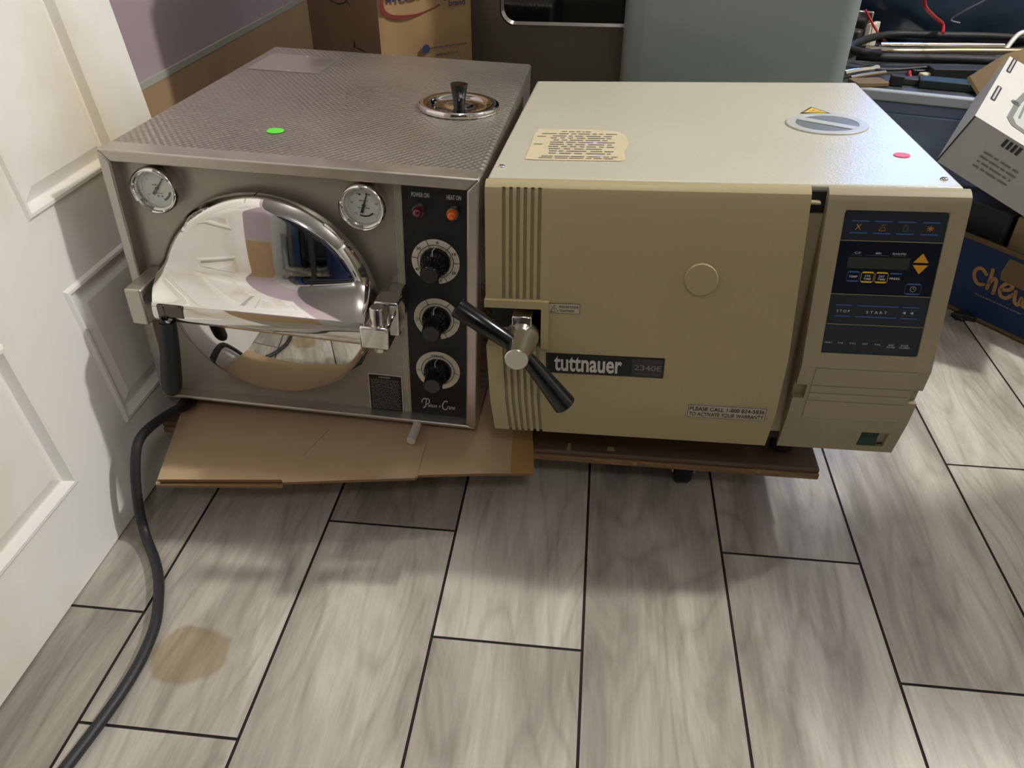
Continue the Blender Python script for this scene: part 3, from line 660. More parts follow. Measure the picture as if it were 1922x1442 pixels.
# T-handle
hub = MB().lathe([(.0125,-.1100),(.0136,-.1090),(.0150,-.094),(.0195,-.064),(.0205,-.058),(.0205,-.050),(.016,-.040),(.016,-.006)], (.0445,0,-.1740), 'y', 48).build('handle_hub', M['alu'], T, smooth=40)
MB().box(.0330,.0565,-.0600,-.0060,-.1650,-.1455).build('bolt_block', M['chrome2'], hub, bevel=.0015)
hc = Vector((.0445,-.0830,-.1740))
for tip, nm in ((Vector((.0990,-.0830,-.2500)), 0), (Vector((-.0265,-.0830,-.1235)), 1)):
    dv = (tip-hc).normalized(); Lh = (tip-hc).length; rt, re = (.0090,.0142) if nm == 0 else (.0100,.0120)
    MB().tube([hc+dv*.010, hc+dv*.0180, hc+dv*(Lh-.0012), tip], [rt*.9, rt, re, re*.93], 28, smooth=False).build('handle_grip', M['black'], T, smooth=40)
# control housing
PU = [(-.0060,.0000),(-.0110,-.0015),(-.0160,-.0055),(-.0185,-.0125),(-.046,-.200),(-.0275,-.285),(-.006,-.347)]
mb = MB(); X0, X1, KX0, KX1 = .3710, .5135, .3895, .4952
strip(mb, X0, KX0, PU, 0, -.2015); strip(mb, KX1, X1, PU, 0, -.2015)
zk0, zk1 = -.0205, -.1835
strip(mb, KX0, KX1, PU, 0, zk0); strip(mb, KX0, KX1, PU, zk1, -.2015); strip(mb, KX0, KX1, PU, zk0, zk1, .0022)
zn0, zn1 = -.2300, -.2520
strip(mb, X0, X1, PU, -.2015, zn0); strip(mb, X0+.013, X1-.010, PU, zn0, zn1); strip(mb, X0, X1, PU, zn0, zn1, .009)
SX0, SX1 = .4665, .4990; zs0, zs1 = -.3080, -.3350
strip(mb, X0, X1, PU, zn1, zs0); strip(mb, X0, SX0, PU, zs0, -.347); strip(mb, SX1, X1, PU, zs0, -.347); strip(mb, SX0, SX1, PU, zs1, -.347); strip(mb, SX0, SX1, PU, zs0, zs1, .006)
hs = mb.build('control_housing', M['beige2'], T, smooth=25)
P1, P2, P3, P4 = (-.0185,-.0125), (-.046,-.200), (-.0275,-.285), (-.006,-.347)
# note: s below is measured from z=-.0150 on the same face
Ps = (-.0185-(.0025)*(.0275/.1875), -.0150)
def kmap(off): return tmap(Ps, P2, off-.0022)
kp = MB(); rr_ = .005
def rrect(x0_, x1_, y0_, y1_, r):
    pts = []
    for cx_, cy_, a0 in ((x1_-r, y1_-r, 0), (x0_+r, y1_-r, 90), (x0_+r, y0_+r, 180), (x1_-r, y0_+r, 270)):
        for i in range(6): a = math.radians(a0+i*18); pts.append((cx_+r*math.cos(a), cy_+r*math.sin(a)))
    return pts
k0, k1, k2 = kmap(.0004), kmap(.0007), kmap(.0010)
kp.poly([k0(*p) for p in rrect(KX0+.0004, KX1-.0004, -.1705, -.0060, .004)], 0)
rect(kp, KX0+.0006, KX1-.0006, -.0990, -.0385, k1, 1)
for v in (.0385, .0990, .1345): rect(kp, KX0+.0006, KX1-.0006, -v-.0004, -v+.0004, k2, 4)
for x in (.3985,.4220,.4455,.4700): 
    for v in (.0172,.0300): rect(kp, x, x+.0178, -v-.0007, -v+.0007, k2, 3)
for a, b_ in (((.4035,-.0265),(.4085,-.0205)),((.4085,-.0265),(.4040,-.0205))): stroke(kp, [a, b_], .0007, k2, 5)
stroke(kp, [(.4275,-.0270),(.4345,-.0270),(.4330,-.0235),(.4290,-.0235),(.4275,-.0270)], .0004, k2, 5); stroke(kp, [(.4290,-.0215),(.4335,-.0205)], .0004, k2, 5)
stroke(kp, [(.4515,-.0268),(.4525,-.0235),(.4520,-.0210),(.4545,-.0200),(.4565,-.0215),(.4560,-.0240),(.4575,-.0268),(.4515,-.0268)], .0004, k2, 6)
for i in range(8):
    a = i*PI/4; stroke(kp, [(.4790,-.0235),(.4790+.0038*math.cos(a),-.0235+.0032*math.sin(a))], .0005, k2, 5)
rect(kp, .4015,.4655,-.0690,-.0562,k2,7)
text(kp,'C/F',.4070,.4135,-.0528,-.0506,k2,2); text(kp,'MIN',.4290,.4345,-.0528,-.0506,k2,2,bold=.01); text(kp,'BAR/PSI',.4465,.4600,-.0528,-.0506,k2,2)
for a, b_ in ((.4040,.4150),(.4190,.4430),(.4470,.4600)):
    stroke(kp, [(a,-.0552),(a+.001,-.0540),(b_-.001,-.0540),(b_,-.0552)], .0003, k2, 6)
kp.poly([k2(*p) for p in ((.4690,-.0607),(.4850,-.0607),(.4772,-.0503))], 8); kp.poly([k2(*p) for p in ((.4690,-.0633),(.4772,-.0735),(.4850,-.0633))], 8)
def key(x0_, x1_, y0_, y1_, mi):
    c = .0018
    kp.poly([k2(*p) for p in ((x0_,y1_-c),(x0_+c,y1_),(x1_-c,y1_),(x1_,y1_-c))], mi); kp.poly([k2(*p) for p in ((x0_,y0_+c),(x1_,y0_+c),(x1_-c,y0_),(x0_+c,y0_))], mi)
    stroke(kp, [(x0_,y0_+c),(x0_,y1_-c)], .0004, k2, mi); stroke(kp, [(x1_,y0_+c),(x1_,y1_-c)], .0004, k2, mi)
key(.4035,.4165,-.0845,-.0722,3); key(.4182,.4315,-.0850,-.0724,9); key(.4330,.4462,-.0850,-.0724,9); key(.4665,.4830,-.0970,-.0840,3)
rect(kp,.4480,.4600,-.0745,-.0730,k2,3)
text(kp,'TEMP',.4055,.4145,-.0797,-.0773,k2,2,bold=.01); text(kp,'STE',.4220,.4280,-.0785,-.0762,k2,2,bold=.01); text(kp,'TIME',.4210,.4290,-.0818,-.0795,k2,2,bold=.01)
text(kp,'DRY',.4368,.4428,-.0785,-.0762,k2,2,bold=.01); text(kp,'TIME',.4358,.4438,-.0818,-.0795,k2,2,bold=.01); text(kp,'PRESS.',.4480,.4595,-.0805,-.0781,k2,2,bold=.01)
arc(kp,(.4748,-.0905),.0027,.0031,0,360,k2,2,24); stroke(kp,[(.4748,-.0885),(.4748,-.0905),(.4765,-.0905)],.0004,k2,2)
for x0_, x1_ in ((.3975,.4145),(.4200,.4640),(.4680,.4855)):
    for v in (.1118,.1247): rect(kp, x0_, x1_, -v-.0007, -v+.0007, k2, 3)
text(kp,'STOP',.3992,.4132,-.1203,-.1172,k2,2,bold=.01,space=1.5); text(kp,'START',.4310,.4530,-.1205,-.1174,k2,2,bold=.01,space=1.7)
for x in (.4690,.4770): kp.poly([k2(x,-.1182),k2(x+.0035,-.1166),k2(x+.0035,-.1198)],2)
for v in (-.1155,-.1213): stroke(kp,[(.4690,v),(.4800,v),(.4825,v+(.001 if v>-.118 else -.0012))],.0003,k2,6)
for s_, xc, w in (('HEAT',.3965,.0040),('STE',.4095,.0030),('EXH',.4230,.0030),('DRY',.4365,.0030),('FAIL',.4502,.0032),('ADD',.4645,.0030),('DOOR',.4790,.0040)):
    text(kp, s_, xc-w, xc+w, -.1580 if len(s_) else 0, -.1561, k2, 2)
text(kp,'WATER',.4600,.4690,-.1607,-.1588,k2,2); text(kp,'CLOSED',.4735,.4850,-.1607,-.1588,k2,2)
kp.build('keypad', [M['slatefilm'], M['navy'], M['whiteink'], M['blueline'], M['goldline'], M['amberkey'], M['greyink'], M['lcd'], M['amberkey'], M['yellow']], hs, smooth=0)
# printer flap
pc = MB(); g = on(P2, P3, 0); no = tuple(Vector(on(P2,P3,.0014)(0,0))-Vector(g(0,0)))
for sa, sb in ((.0030,.0296),(.0304,.0420),(.0428,.0550),(.0558,.0866)): pc.prism([g(.3880,sa), g(.5005,sa), g(.5005,sb), g(.3880,sb)], no)
pc.build('printer_flap', M['beige2'], hs, smooth=0, bevel=.0006)
# power switch
sw = MB(); zz = lambda z, i: front_at(z, PU)+i
sw.prism([(SX0+.001, zz(zs0-.001,.0045), zs0-.001), (SX0+.001, zz(-.3215,.0035), -.3215), (SX0+.001, zz(zs1+.001,-.0005), zs1+.001), (SX0+.001, zz(zs1+.001,.007), zs1+.001), (SX0+.001, zz(zs0-.001,.007), zs0-.001)], (.0220,0,0), 0)
g = lambda x, z: (x, zz(z, .0030 if z < -.322 else .0034)-.0006, z)
arc(sw, (.4790,-.3150), .0022, .0027, 0, 360, lambda x, z: (x, zz(z,.0036)-.0002*1.0, z), 1, 20)
sw.build('power_switch', [M['switch'], M['capgrey']], hs, smooth=0)
# top fittings
tf = lambda zz_: (lambda u, v: (u, v, zz_))
cp_ = MB().lathe([(.0525,.0002),(.0523,.0014),(.0512,.0022),(.0405,.0022),(.0398,.0014),(.0001,.0014)], (.4165,.2470,0), 'z', 72, caps=False)
cp_.m = [0]*len(cp_.f)
for i in range(len(cp_.f)-72, len(cp_.f)): cp_.m[i] = 1
wc = cp_.build('water_cap', [M['capwhite'], M['capgrey']], T, smooth=35, label='pale grey round filler cap with a bar across')
Mr = Matrix.Translation((.4165,.2470,0)) @ Matrix.Rotation(math.radians(-37), 4, 'Z')
MB().box(-.0400,.0400,-.0075,.0075,.0013,.0023, M=Mr).build('cap_bar', M['capwhite'], wc)
ws = MB(); w3 = tf(.0006); w4 = tf(.0009)
ws.poly([w3(.3915,.3035), w3(.4335,.3035), w3(.4125,.3405)], 1); ws.poly([w4(.3965,.3065), w4(.4285,.3065), w4(.4125,.3345)], 0)
stroke(ws, [(.404,.3105),(.411,.3135),(.416,.3120),(.422,.3135)], .0012, tf(.0011), 1); stroke(ws, [(.410,.3170),(.4145,.3230)], .0012, tf(.0011), 1)
ws.build('warning_triangle', [M['yellow'], M['ink']], T, smooth=0, label='small yellow and black warning triangle')
il = MB(); il.poly([w3(*p) for p in ((.0345,.0690),(.050,.0672),(.1500,.0680),(.1545,.0740),(.1535,.0900),(.1525,.1080),(.1550,.1250),(.1570,.1450),(.1555,.1650),(.1520,.1800),(.1420,.1960),(.120,.2030),(.0360,.2050),(.0352,.1900),(.0335,.1880))], 0)
fineprint(il,.068,.112,.1895,.1950,1,w4,1,.62,16)
fineprint(il,.042,.148,.178,.186,1,w4,1,.5,11); fineprint(il,.056,.148,.090,.176,9,w4,1,.42,12,.2); fineprint(il,.038,.052,.166,.172,1,w4,1,.5,13); fineprint(il,.038,.050,.130,.136,1,w4,1,.5,14); fineprint(il,.050,.145,.072,.086,2,w4,1,.45,15)
il.build('instruction_label', [M['labelpaper'], M['greyink']], T, smooth=0, label='torn yellowed paper label with small print')
MB().lathe([(.0092,.0004),(.0092,.0010),(.0001,.0010)], (.4758,.1115,0), 'z', 32, caps=False).build('round_sticker', M['pinkdot'], T, label='pink dot sticker')
for sx, sy in ((.0110,.0400),(.4965,.0255)):
    s_ = MB().lathe([(.0042,0),(.0040,.0010),(.0028,.0020),(.0001,.0022)], (sx,sy,0), 'z', 24, caps=False).box(sx-.003,sx+.003,sy-.0004,sy+.0004,.0019,.0024, 1); s_.build('screw', [M['chrome2'], M['ink']], T, smooth=40)
for (x, y) in ((.088,.085),(.40,.085),(.088,.45),(.40,.45)):
    w = TM @ Vector((x, y, -.335)); h = w.z-DZ-.0006
    MB().lathe([(.016,.002),(.016,-h)], (x,y,-.335), 'z', 24).build('foot', M['rubber'], T)
# ------------------------------------------------------------------ power cord
cd = MB().tube([(-.585,1.02,.108),(-.588,.93,.108),(-.589,.885,.110),(-.593,.85,.1235),(-.599,.80,.134),(-.602,.768,.130),(-.603,.745,.098),(-.602,.727,.056),(-.600,.718,.024),(-.588,.701,.011),(-.562,.670,.0088),(-.540,.637,.0088),(-.524,.604,.0088),(-.510,.566,.0088),(-.5035,.52,.0088),(-.504,.48,.0088),(-.5085,.44,.0088),(-.5185,.38,.0088),(-.54,.27,.0088),(-.53,.05,.0088),(-.45,-.3,.0088)], .0068, 16)
tag(cd.build('power_cord', M['cord'], smooth=60), 'thick black rubber cord curving down off the dolly and across the floor', 'cord')
# ------------------------------------------------------------------ background left: kraft box
def yawM(o, ex, ey): return frameM(o, (ex[0],ex[1],0), (ey[0],ey[1],0), (0,0,1))
BM = yawM((-.42,1.55,0), (.743,.669), (-.669,.743))
b = MB(); L1, L2, Hb = .207, .33, .86
# slightly crumpled front face
def fy(x, z): return .0025*math.sin(x*60+z*9)+.003*math.sin(z*31+x*12)
nx, nz = 20, 24
vs = [(L1*i/nx, fy(L1*i/nx, Hb*j/nz) if 0 < i < nx else 0, Hb*j/nz) for j in range(nz+1) for i in range(nx+1)]
b.add(vs, [(j*(nx+1)+i, j*(nx+1)+i+1, (j+1)*(nx+1)+i+1, (j+1)*(nx+1)+i) for j in range(nz) for i in range(nx)], 0)
b.poly([(0,0,0),(0,0,Hb),(0,L2,Hb),(0,L2,0)], 1); b.poly([(L1,0,0),(L1,L2,0),(L1,L2,Hb),(L1,0,Hb)], 0); b.poly([(0,L2,0),(0,L2,Hb),(L1,L2,Hb),(L1,L2,0)], 1); b.poly([(0,0,Hb),(L1,0,Hb),(L1,L2,Hb),(0,L2,Hb)], 0); b.poly([(0,0,0),(0,L2,0),(L1,L2,0),(L1,0,0)], 0)  # left side's shade is put into its darker brown
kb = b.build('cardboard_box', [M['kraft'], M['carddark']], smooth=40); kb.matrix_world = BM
tag(kb, 'tall brown cardboard box with blue and red print behind the steel sterilizer', 'box')
pr = MB(); ff = lambda u, v: (u, -.0065, v)
pm = [M['blueprint'], M['redprint']]
text(pr, 'Intercept', .0175,.178,.5490,.585,ff,0,bold=.03); pr.build('large_print', pm, kb, smooth=0); pr = MB(); text(pr,'brand',.1520,.1900,.5385,.5490,ff,0,bold=.02); pr.build('small_print', pm, kb, smooth=0); pr = MB()
arc(pr,(.0955,.4665),0,.0085,0,360,ff,0,20); text(pr,'intercept import group',.1020,.1900,.4640,.4690,ff,0,bold=.01); text(pr,'MADE IN THE USA',.1180,.1690,.4500,.4550,ff,0,bold=.01)
pr.build('maker_print', pm, kb, smooth=0); pr = MB()
sp_ = smoothpts([(.0150,.600),(.0100,.575),(.0062,.5536),(.0105,.5411),(.0263,.5323),(.0509,.5298),(.08,.5306),(.1102,.537),(.1310,.5430)], 5)
stroke(pr, sp_, [.006+.004*math.sin(min(1,i/len(sp_)*1.3)*PI)-.004*(i/len(sp_)) for i in range(len(sp_))], ff, 1); pr.build('red_swoosh', pm, kb, smooth=0); pr = MB()
fl_ = lambda u, v: (-.001, u, v)
for pts in ([(.2069,.5352),(.1703,.5328),(.1403,.5393),(.1266,.546)], [(.135,.56),(.128,.548),(.115,.535)]): stroke(pr, pts, .0022, fl_, 0)
pr.build('marker_scrawl', [M['ink']], kb, smooth=0); pr = MB()
for pts in ([(.1128,.4716),(.1140,.466),(.1159,.4593)], [(.1056,.4611),(.0868,.4613),(.0668,.4600)]): stroke(pr, pts, .0022 if pts[0][1] != .4716 else .006, fl_, 0)
pr.build('marker_tick', [M['ink'], M['redprint']], kb, smooth=0)
# steel oven behind
OV = thing('wall_oven', 'grey steel oven standing behind the kraft box with a dark rounded window', 'oven', loc=(-.29,1.76,0))
OV_w = .62
MB().box(0,OV_w,0,.5,0,1.05).build('body', M['oven'], OV, bevel=.004)
wx0, wx1, wz0, wz1 = .083, .50, .4935, .90
fw = MB()
def rr2(x0_, x1_, z0_, z1_, r, y, n_=8):
    pts = []
    for cx_, cz_, a0 in ((x1_-r, z1_-r, 0), (x0_+r, z1_-r, 90), (x0_+r, z0_+r, 180), (x1_-r, z0_+r, 270)):
        for i in range(n_+1): a = math.radians(a0+i*90/n_); pts.append((cx_+r*math.cos(a), y, cz_+r*math.sin(a)))
    return pts
rg = [rr2(wx0-.010,wx1+.01,wz0-.010,wz1+.01,.034,-.0005), rr2(wx0-.006,wx1+.006,wz0-.006,wz1+.006,.030,-.006), rr2(wx0,wx1,wz0,wz1,.026,-.003)]
for A, B in zip(rg, rg[1:]):
    for i in range(len(A)): j = (i+1) % len(A); fw.poly([A[i], A[j], B[j], B[i]])
fw.build('window_frame', M['chrome2'], OV, smooth=50)
MB().poly(rg[2]).build('window_glass', M['darkglass'], OV, smooth=0)
# grey-green enamel cabinet
gb = MB(); gx0, gx1, gy0, gy1, gr = .0405, .4545, 1.555, 1.72, .035
pts = []
for cx_, cy_, a0 in ((gx1-gr, gy1-gr, 0), (gx0+gr, gy1-gr, 90), (gx0+gr, gy0+gr, 180), (gx1-gr, gy0+gr, 270)):
    for i in range(9): a = math.radians(a0+i*11.25); pts.append((cx_+gr*math.cos(a), cy_+gr*math.sin(a), 0))
gb.prism(pts, (0,0,1.0)); tag(gb.build('metal_cabinet', M['greygreen'], smooth=40), 'plain grey-green metal cabinet standing upright behind the beige autoclave', 'cabinet')
# ------------------------------------------------------------------ right background: bench and clutter
ang = math.radians(-16); BX, BY, BZ = .50, 1.868, .357
BEN = thing('work_bench', 'low blue-grey steel bench with a pale edge, piled with cables at upper right', 'bench', loc=(BX,BY,0), rz=ang)
MB().box(.01,1.1,.012,.72,0.0,BZ-.024).box(.02,1.09,.008,.012,.03,.15).box(.02,1.09,.006,.012,.17,.31).build('base_cabinet', M['bench'], BEN, bevel=.004)
MB().box(0,1.12,0,.020,BZ-.022,BZ).build('front_edge', M['lip'], BEN, bevel=.003)
MB().box(0,1.12,.0205,.74,BZ-.022,BZ-.0005).build('bench_top', M['darktop'], BEN)
def tg(mbx, name, m, label, cat, group=None, **k): return tag(mbx.build(name, m, **k), label, cat, group)
h0 = .0105
tg(MB().tube([(.600,2.03,.385),(.660,2.018,.385),(.782,2.022,.385),(.888,2.018,.385),(1.02,2.01,.385)], .0105, 12), 'rubber_hose', M['rubber'], 'thick straight black hose lying across the front of the bench clutter', 'hose', smooth=60)
tg(MB().tube([(.640,1.995,.40),(.600,1.995,.40),(.585,2.045,.40),(.656,2.149,.40),(.733,2.207,.40),(.836,2.207,.40),(.965,2.21,.40),(1.10,2.175,.40)], .009, 12), 'looped_hose', M['rubber'], 'black hose bent in a loop behind the straight hose on the bench', 'hose', smooth=60)
tg(MB().tube([(.630,2.066,.394),(.657,2.046,.394),(.715,2.043,.394),(.829,2.060,.394),(.913,2.068,.394),(1.05,2.08,.394)], .008, 16), 'metal_tube', M['brass'], 'bright metal tube lying just behind the straight black hose', 'tube', smooth=60)
tg(MB().tube([(.66,2.068,.402),(.83,2.084,.402),(.95,2.092,.402)], .0062, 16), 'thin_metal_tube', M['chrome2'], 'thinner shiny tube pressed against the bright tube on the bench', 'tube', smooth=60)
tg(MB().tube([(.550,1.925,.368),(.590,1.955,.368),(.640,1.985,.368)], .0085, 16), 'short_metal_tube', M['chrome2'], 'short shiny tube at the left end of the bench beside the grey-green cabinet', 'tube', smooth=60)
tg(MB().tube([(.560,1.900,.365),(.600,1.925,.366),(.650,1.955,.366)], .0055, 10), 'braided_cable', M['brass'], 'braided metal cable in front of the short shiny tube', 'cable', smooth=60)
tg(MB().tube([(.66,1.90,.56),(.688,1.946,.52),(.706,1.972,.50),(.776,2.094,.46),(.836,2.195,.428),(.822,2.141,.418)], .0042, 10), 'red_wire', M['redwire'], 'red wire hanging down across the dark bag at the top', 'wire', smooth=60)
tg(MB().tube([(.745,2.041,.362),(.715,1.987,.362),(.697,1.904,.362),(.715,1.888,.362),(.745,1.9,.362)], .0042, 10), 'short_red_wire', M['redwire'], 'short curled red wire near the bench edge', 'wire', smooth=60)
tg(MB().tube([(.86,1.93,.56),(.821,1.962,.52),(.795,1.996,.49),(.800,2.06,.462),(.845,2.12,.445)], .0018, 8), 'thin_wire', M['greywire'], 'thin pale wire sweeping over the dark bag', 'wire', smooth=60)
# dark bag
def lump(name, c, r, m, label, cat, seed, amp=.18, sub=4, freq=3.0, group=None, scale=(1,1,1), flat=True):
    bm = bmesh.new(); bmesh.ops.create_icosphere(bm, subdivisions=sub, radius=1)
    from mathutils import noise
    for v in bm.verts:
        p = v.co.copy(); k = 1+amp*noise.noise(p*freq+Vector((seed,seed*2,0)))+amp*.5*noise.noise(p*freq*2.3+Vector((seed,0,seed)))
        v.co = Vector((p.x*r[0]*k, p.y*r[1]*k, max(p.z*r[2]*k, -r[2]*.75 if flat else -9)))
    me = bpy.data.meshes.new(name); bm.to_mesh(me); bm.free(); me.materials.append(m)
    me.polygons.foreach_set('use_smooth', [True]*len(me.polygons))
    o = bpy.data.objects.new(name, me); C.objects.link(o); mz = min(v.co.z for v in me.vertices); o.location = (c[0], c[1], c[2]-mz); return tag(o, label, cat, group)
lump('plastic_bag', (.93,2.36,BZ), (.30,.115,.17), M['darkfab'], 'big dark blue plastic bag heaped at the back of the bench', 'bag', 3, .16, 4, 2.4)
# small junk on bench
def chunk(name, c, s, rz, m, label, cat, bev=.002, rx=0):
    o = MB().box(-s[0]/2, s[0]/2, -s[1]/2, s[1]/2, 0, s[2]).build(name, m, bevel=bev); o.location = c; o.rotation_euler = (rx,0,rz); return tag(o, label, cat)
chunk('metal_plate', (.80,2.265,BZ), (.11,.05,.006), .05, M['alu'], 'grey metal plate inside the loop of black hose', 'plate')
chunk('adapter', (.655,1.882,BZ), (.028,.022,.022), -.2, M['rubber'], 'small black adapter at the front edge of the bench', 'adapter')
chunk('switch_box', (.690,1.895,BZ), (.038,.026,.014), -.15, M['darkgrey'], 'small grey box beside the black adapter', 'box')
chunk('pale_bracket', (.755,1.965,BZ), (.052,.018,.010), .35, M['labelpaper'], 'pale bracket lying behind the short curled red wire', 'bracket')
chunk('connector', (.733,1.985,BZ), (.030,.018,.012), .1, M['darkgreen'], 'dark green connector behind the pale bracket', 'connector')
chunk('metal_bracket', (.965,2.14,BZ), (.055,.03,.022), .5, M['alu'], 'shiny bent bracket near the right end of the bright tube', 'bracket')
chunk('fitting', (.62,2.27,BZ), (.035,.03,.10), .4, M['chrome2'], 'upright shiny fitting beside the grey-green cabinet', 'fitting', .006)
chunk('clamp', (.625,2.20,BZ), (.05,.03,.055), -.5, M['darkgrey'], 'dark clamp standing behind the looped hose at its left bend', 'clamp', .006)
chunk('tan_lever', (.690,2.255,BZ), (.055,.014,.06), .9, M['cream'], 'pale tan lever standing among the fittings at upper left of the bench', 'lever', .003)
tg(MB().tube([(.60,2.12,.365),(.64,2.17,.372),(.70,2.215,.366),(.72,2.235,.372)], .005, 8), 'dark_cable', M['cord'], 'dark cable crossing under the looped hose toward the bag', 'cable', smooth=60)
tg(MB().tube([(.93,1.99,.363),(.95,1.95,.363),(.93,1.915,.363),(.87,1.905,.363)], .005, 8), 'front_cable', M['cord'], 'dark cable curled at the front right of the bench', 'cable', smooth=60)
tg(MB().tube([(.74,2.14,.366),(.78,2.11,.37),(.84,2.12,.366),(.90,2.16,.366)], .005, 8), 'inner_cable', M['greywire'], 'grey cable lying between the two long hoses', 'cable', smooth=60)
chunk('dark_board', (.775,1.865,BZ), (.15,.045,.018), -.25, M['darkgreen'], 'long dark board along the front right edge of the bench', 'board')
chunk('tan_board', (.595,1.880,BZ), (.075,.045,.010), .2, M['carddark'], 'small tan board at the front left corner of the bench', 'board')
chunk('black_tray', (.83,1.970,BZ), (.16,.04,.022), .05, M['rubber'], 'flat black tray just in front of the straight hose', 'tray')
tg(MB().tube([(.655,2.235,.45),(.70,2.225,.395),(.73,2.19,.372)], .0028, 8), 'hanging_cable', M['redwire'], 'thin red cable end poking out above the looped hose at left', 'cable', smooth=60)
tg(MB().tube([(.99,2.17,.372),(1.02,2.19,.41),(1.06,2.20,.415)], .006, 12), 'curved_spout', M['alulight'], 'pale curved metal spout at the right end of the bench clutter', 'spout', smooth=60)
tg(MB().tube([(.72,2.150,.372),(.80,2.145,.378),(.88,2.150,.372)], .010, 14), 'grey_cylinder', M['alulight'], 'pale grey cylinder lying inside the looped hose', 'cylinder', smooth=60)
tg(MB().tube([(.60,1.965,.371),(.68,1.985,.366),(.76,1.992,.372),(.84,1.995,.366)], .0035, 8), 'thin_dark_cable', M['cord'], 'thin dark cable running just in front of the straight hose', 'cable', smooth=60)
chunk('chrome_latch', (.665,2.275,BZ), (.050,.012,.085), -.3, M['chrome2'], 'bright upright latch behind the pale tan lever', 'latch', .004)
# brown flap board leaning on bench front
fb = MB(); q = [(.800,1.802,.360),(.792,1.862,.382),(.86,1.885,.425),(.96,1.90,.452),(.97,1.86,.430),(.97,1.80,.362)]
fb.prism([Vector(p)+Vector((.0,.0,.0)) for p in q], (.004,-.004,.004)); tag(fb.build('cardboard_flap', M['carddark'], smooth=0), 'brown cardboard flap standing on the bench behind the white carton', 'cardboard')
# ------------------------------------------------------------------ white carton
WM = frameM((.6283,1.40,.4320), (.82436,-.41331,-.38679), (.46570,.88362,.04833), (.32180,-.21997,.92090))
WC = thing('white_carton', 'white product carton tilted at the right edge with slot holes and a barcode', 'carton', WM)
w = MB(); CW, CD_, CH = .30, .40, .0930
w.poly([(0,0,0),(CW,0,0),(CW,CD_,0),(0,CD_,0)], 0); w.poly([(0,0,-CH),(0,CD_,-CH),(CW,CD_,-CH),(CW,0,-CH)], 1)
w.poly([(0,0,-CH),(CW,0,-CH),(CW,0,0),(0,0,0)], 1); w.poly([(0,0,0),(0,CD_,0),(0,CD_,-CH),(0,0,-CH)], 0); w.poly([(CW,0,0),(CW,0,-CH),(CW,CD_,-CH),(CW,CD_,0)], 1); w.poly([(0,CD_,0),(CW,CD_,0),(CW,CD_,-CH),(0,CD_,-CH)], 0)
w.build('carton_body', [M['carton'], M['cartongrey']], WC, bevel=.0012, smooth=0)
ht = lambda u, v: (u, v, .0008)
for ya_, yb_ in ((.112,.200),(.300,.400)):
    s_ = MB(); c = (ya_+yb_)/2; hl = (yb_-ya_)/2; pts = [(.0120+.0048*math.cos(a), (yb_-.0048 if math.sin(a) > 0 else ya_+.0048)+.0048*math.sin(a)) for a in [i*PI/12+.001 for i in range(24)]]
    s_.poly([ht(*p) for p in pts], 0); s_.poly([(.0120+(p[0]-.012)*.35, c+(p[1]-c)*.88, .0011) for p in pts], 1); s_.build('slot_hole', [M['ink'], M['cartongrey']], WC, smooth=0)
bc = MB(); hf = lambda u, v: (u, -.0009, v)
for i in range(4): rect(bc, .0635+i*.0085, .0690+i*.0085, -.0185, -.0045, hf, 0)
fineprint(bc, .050, .120, -.070, -.035, 4, hf, 1, .35, 21); rect(bc, -.0005, .0022, -CH, 0, hf, 0)
bc.build('carton_print', [M['darkgrey'], M['capgrey']], WC, smooth=0)
pp = MB(); pp.poly([ht(*p) for p in ((.047,.075),(.060,.052),(.110,.045),(.16,.05),(.16,.26),(.055,.25),(.048,.18))], 0); pp.poly([(p[0],p[1],.0012) for p in ((.056,.090),(.066,.066),(.110,.060),(.15,.06),(.15,.24),(.064,.235),(.058,.17))], 1)
stroke(pp, [(.066,.10),(.066,.20)], .004, lambda u, v: (u, v, .0015), 0); arc(pp, (.050,.165), 0, .009, 0, 360, lambda u, v: (u, v, .0016), 0, 16); arc(pp, (.050,.165), 0, .0055, 0, 360, lambda u, v: (u, v, .0019), 2, 16)
pp.build('product_picture', [M['capgrey'], M['capwhite'], M['darkgrey']], WC, smooth=0)
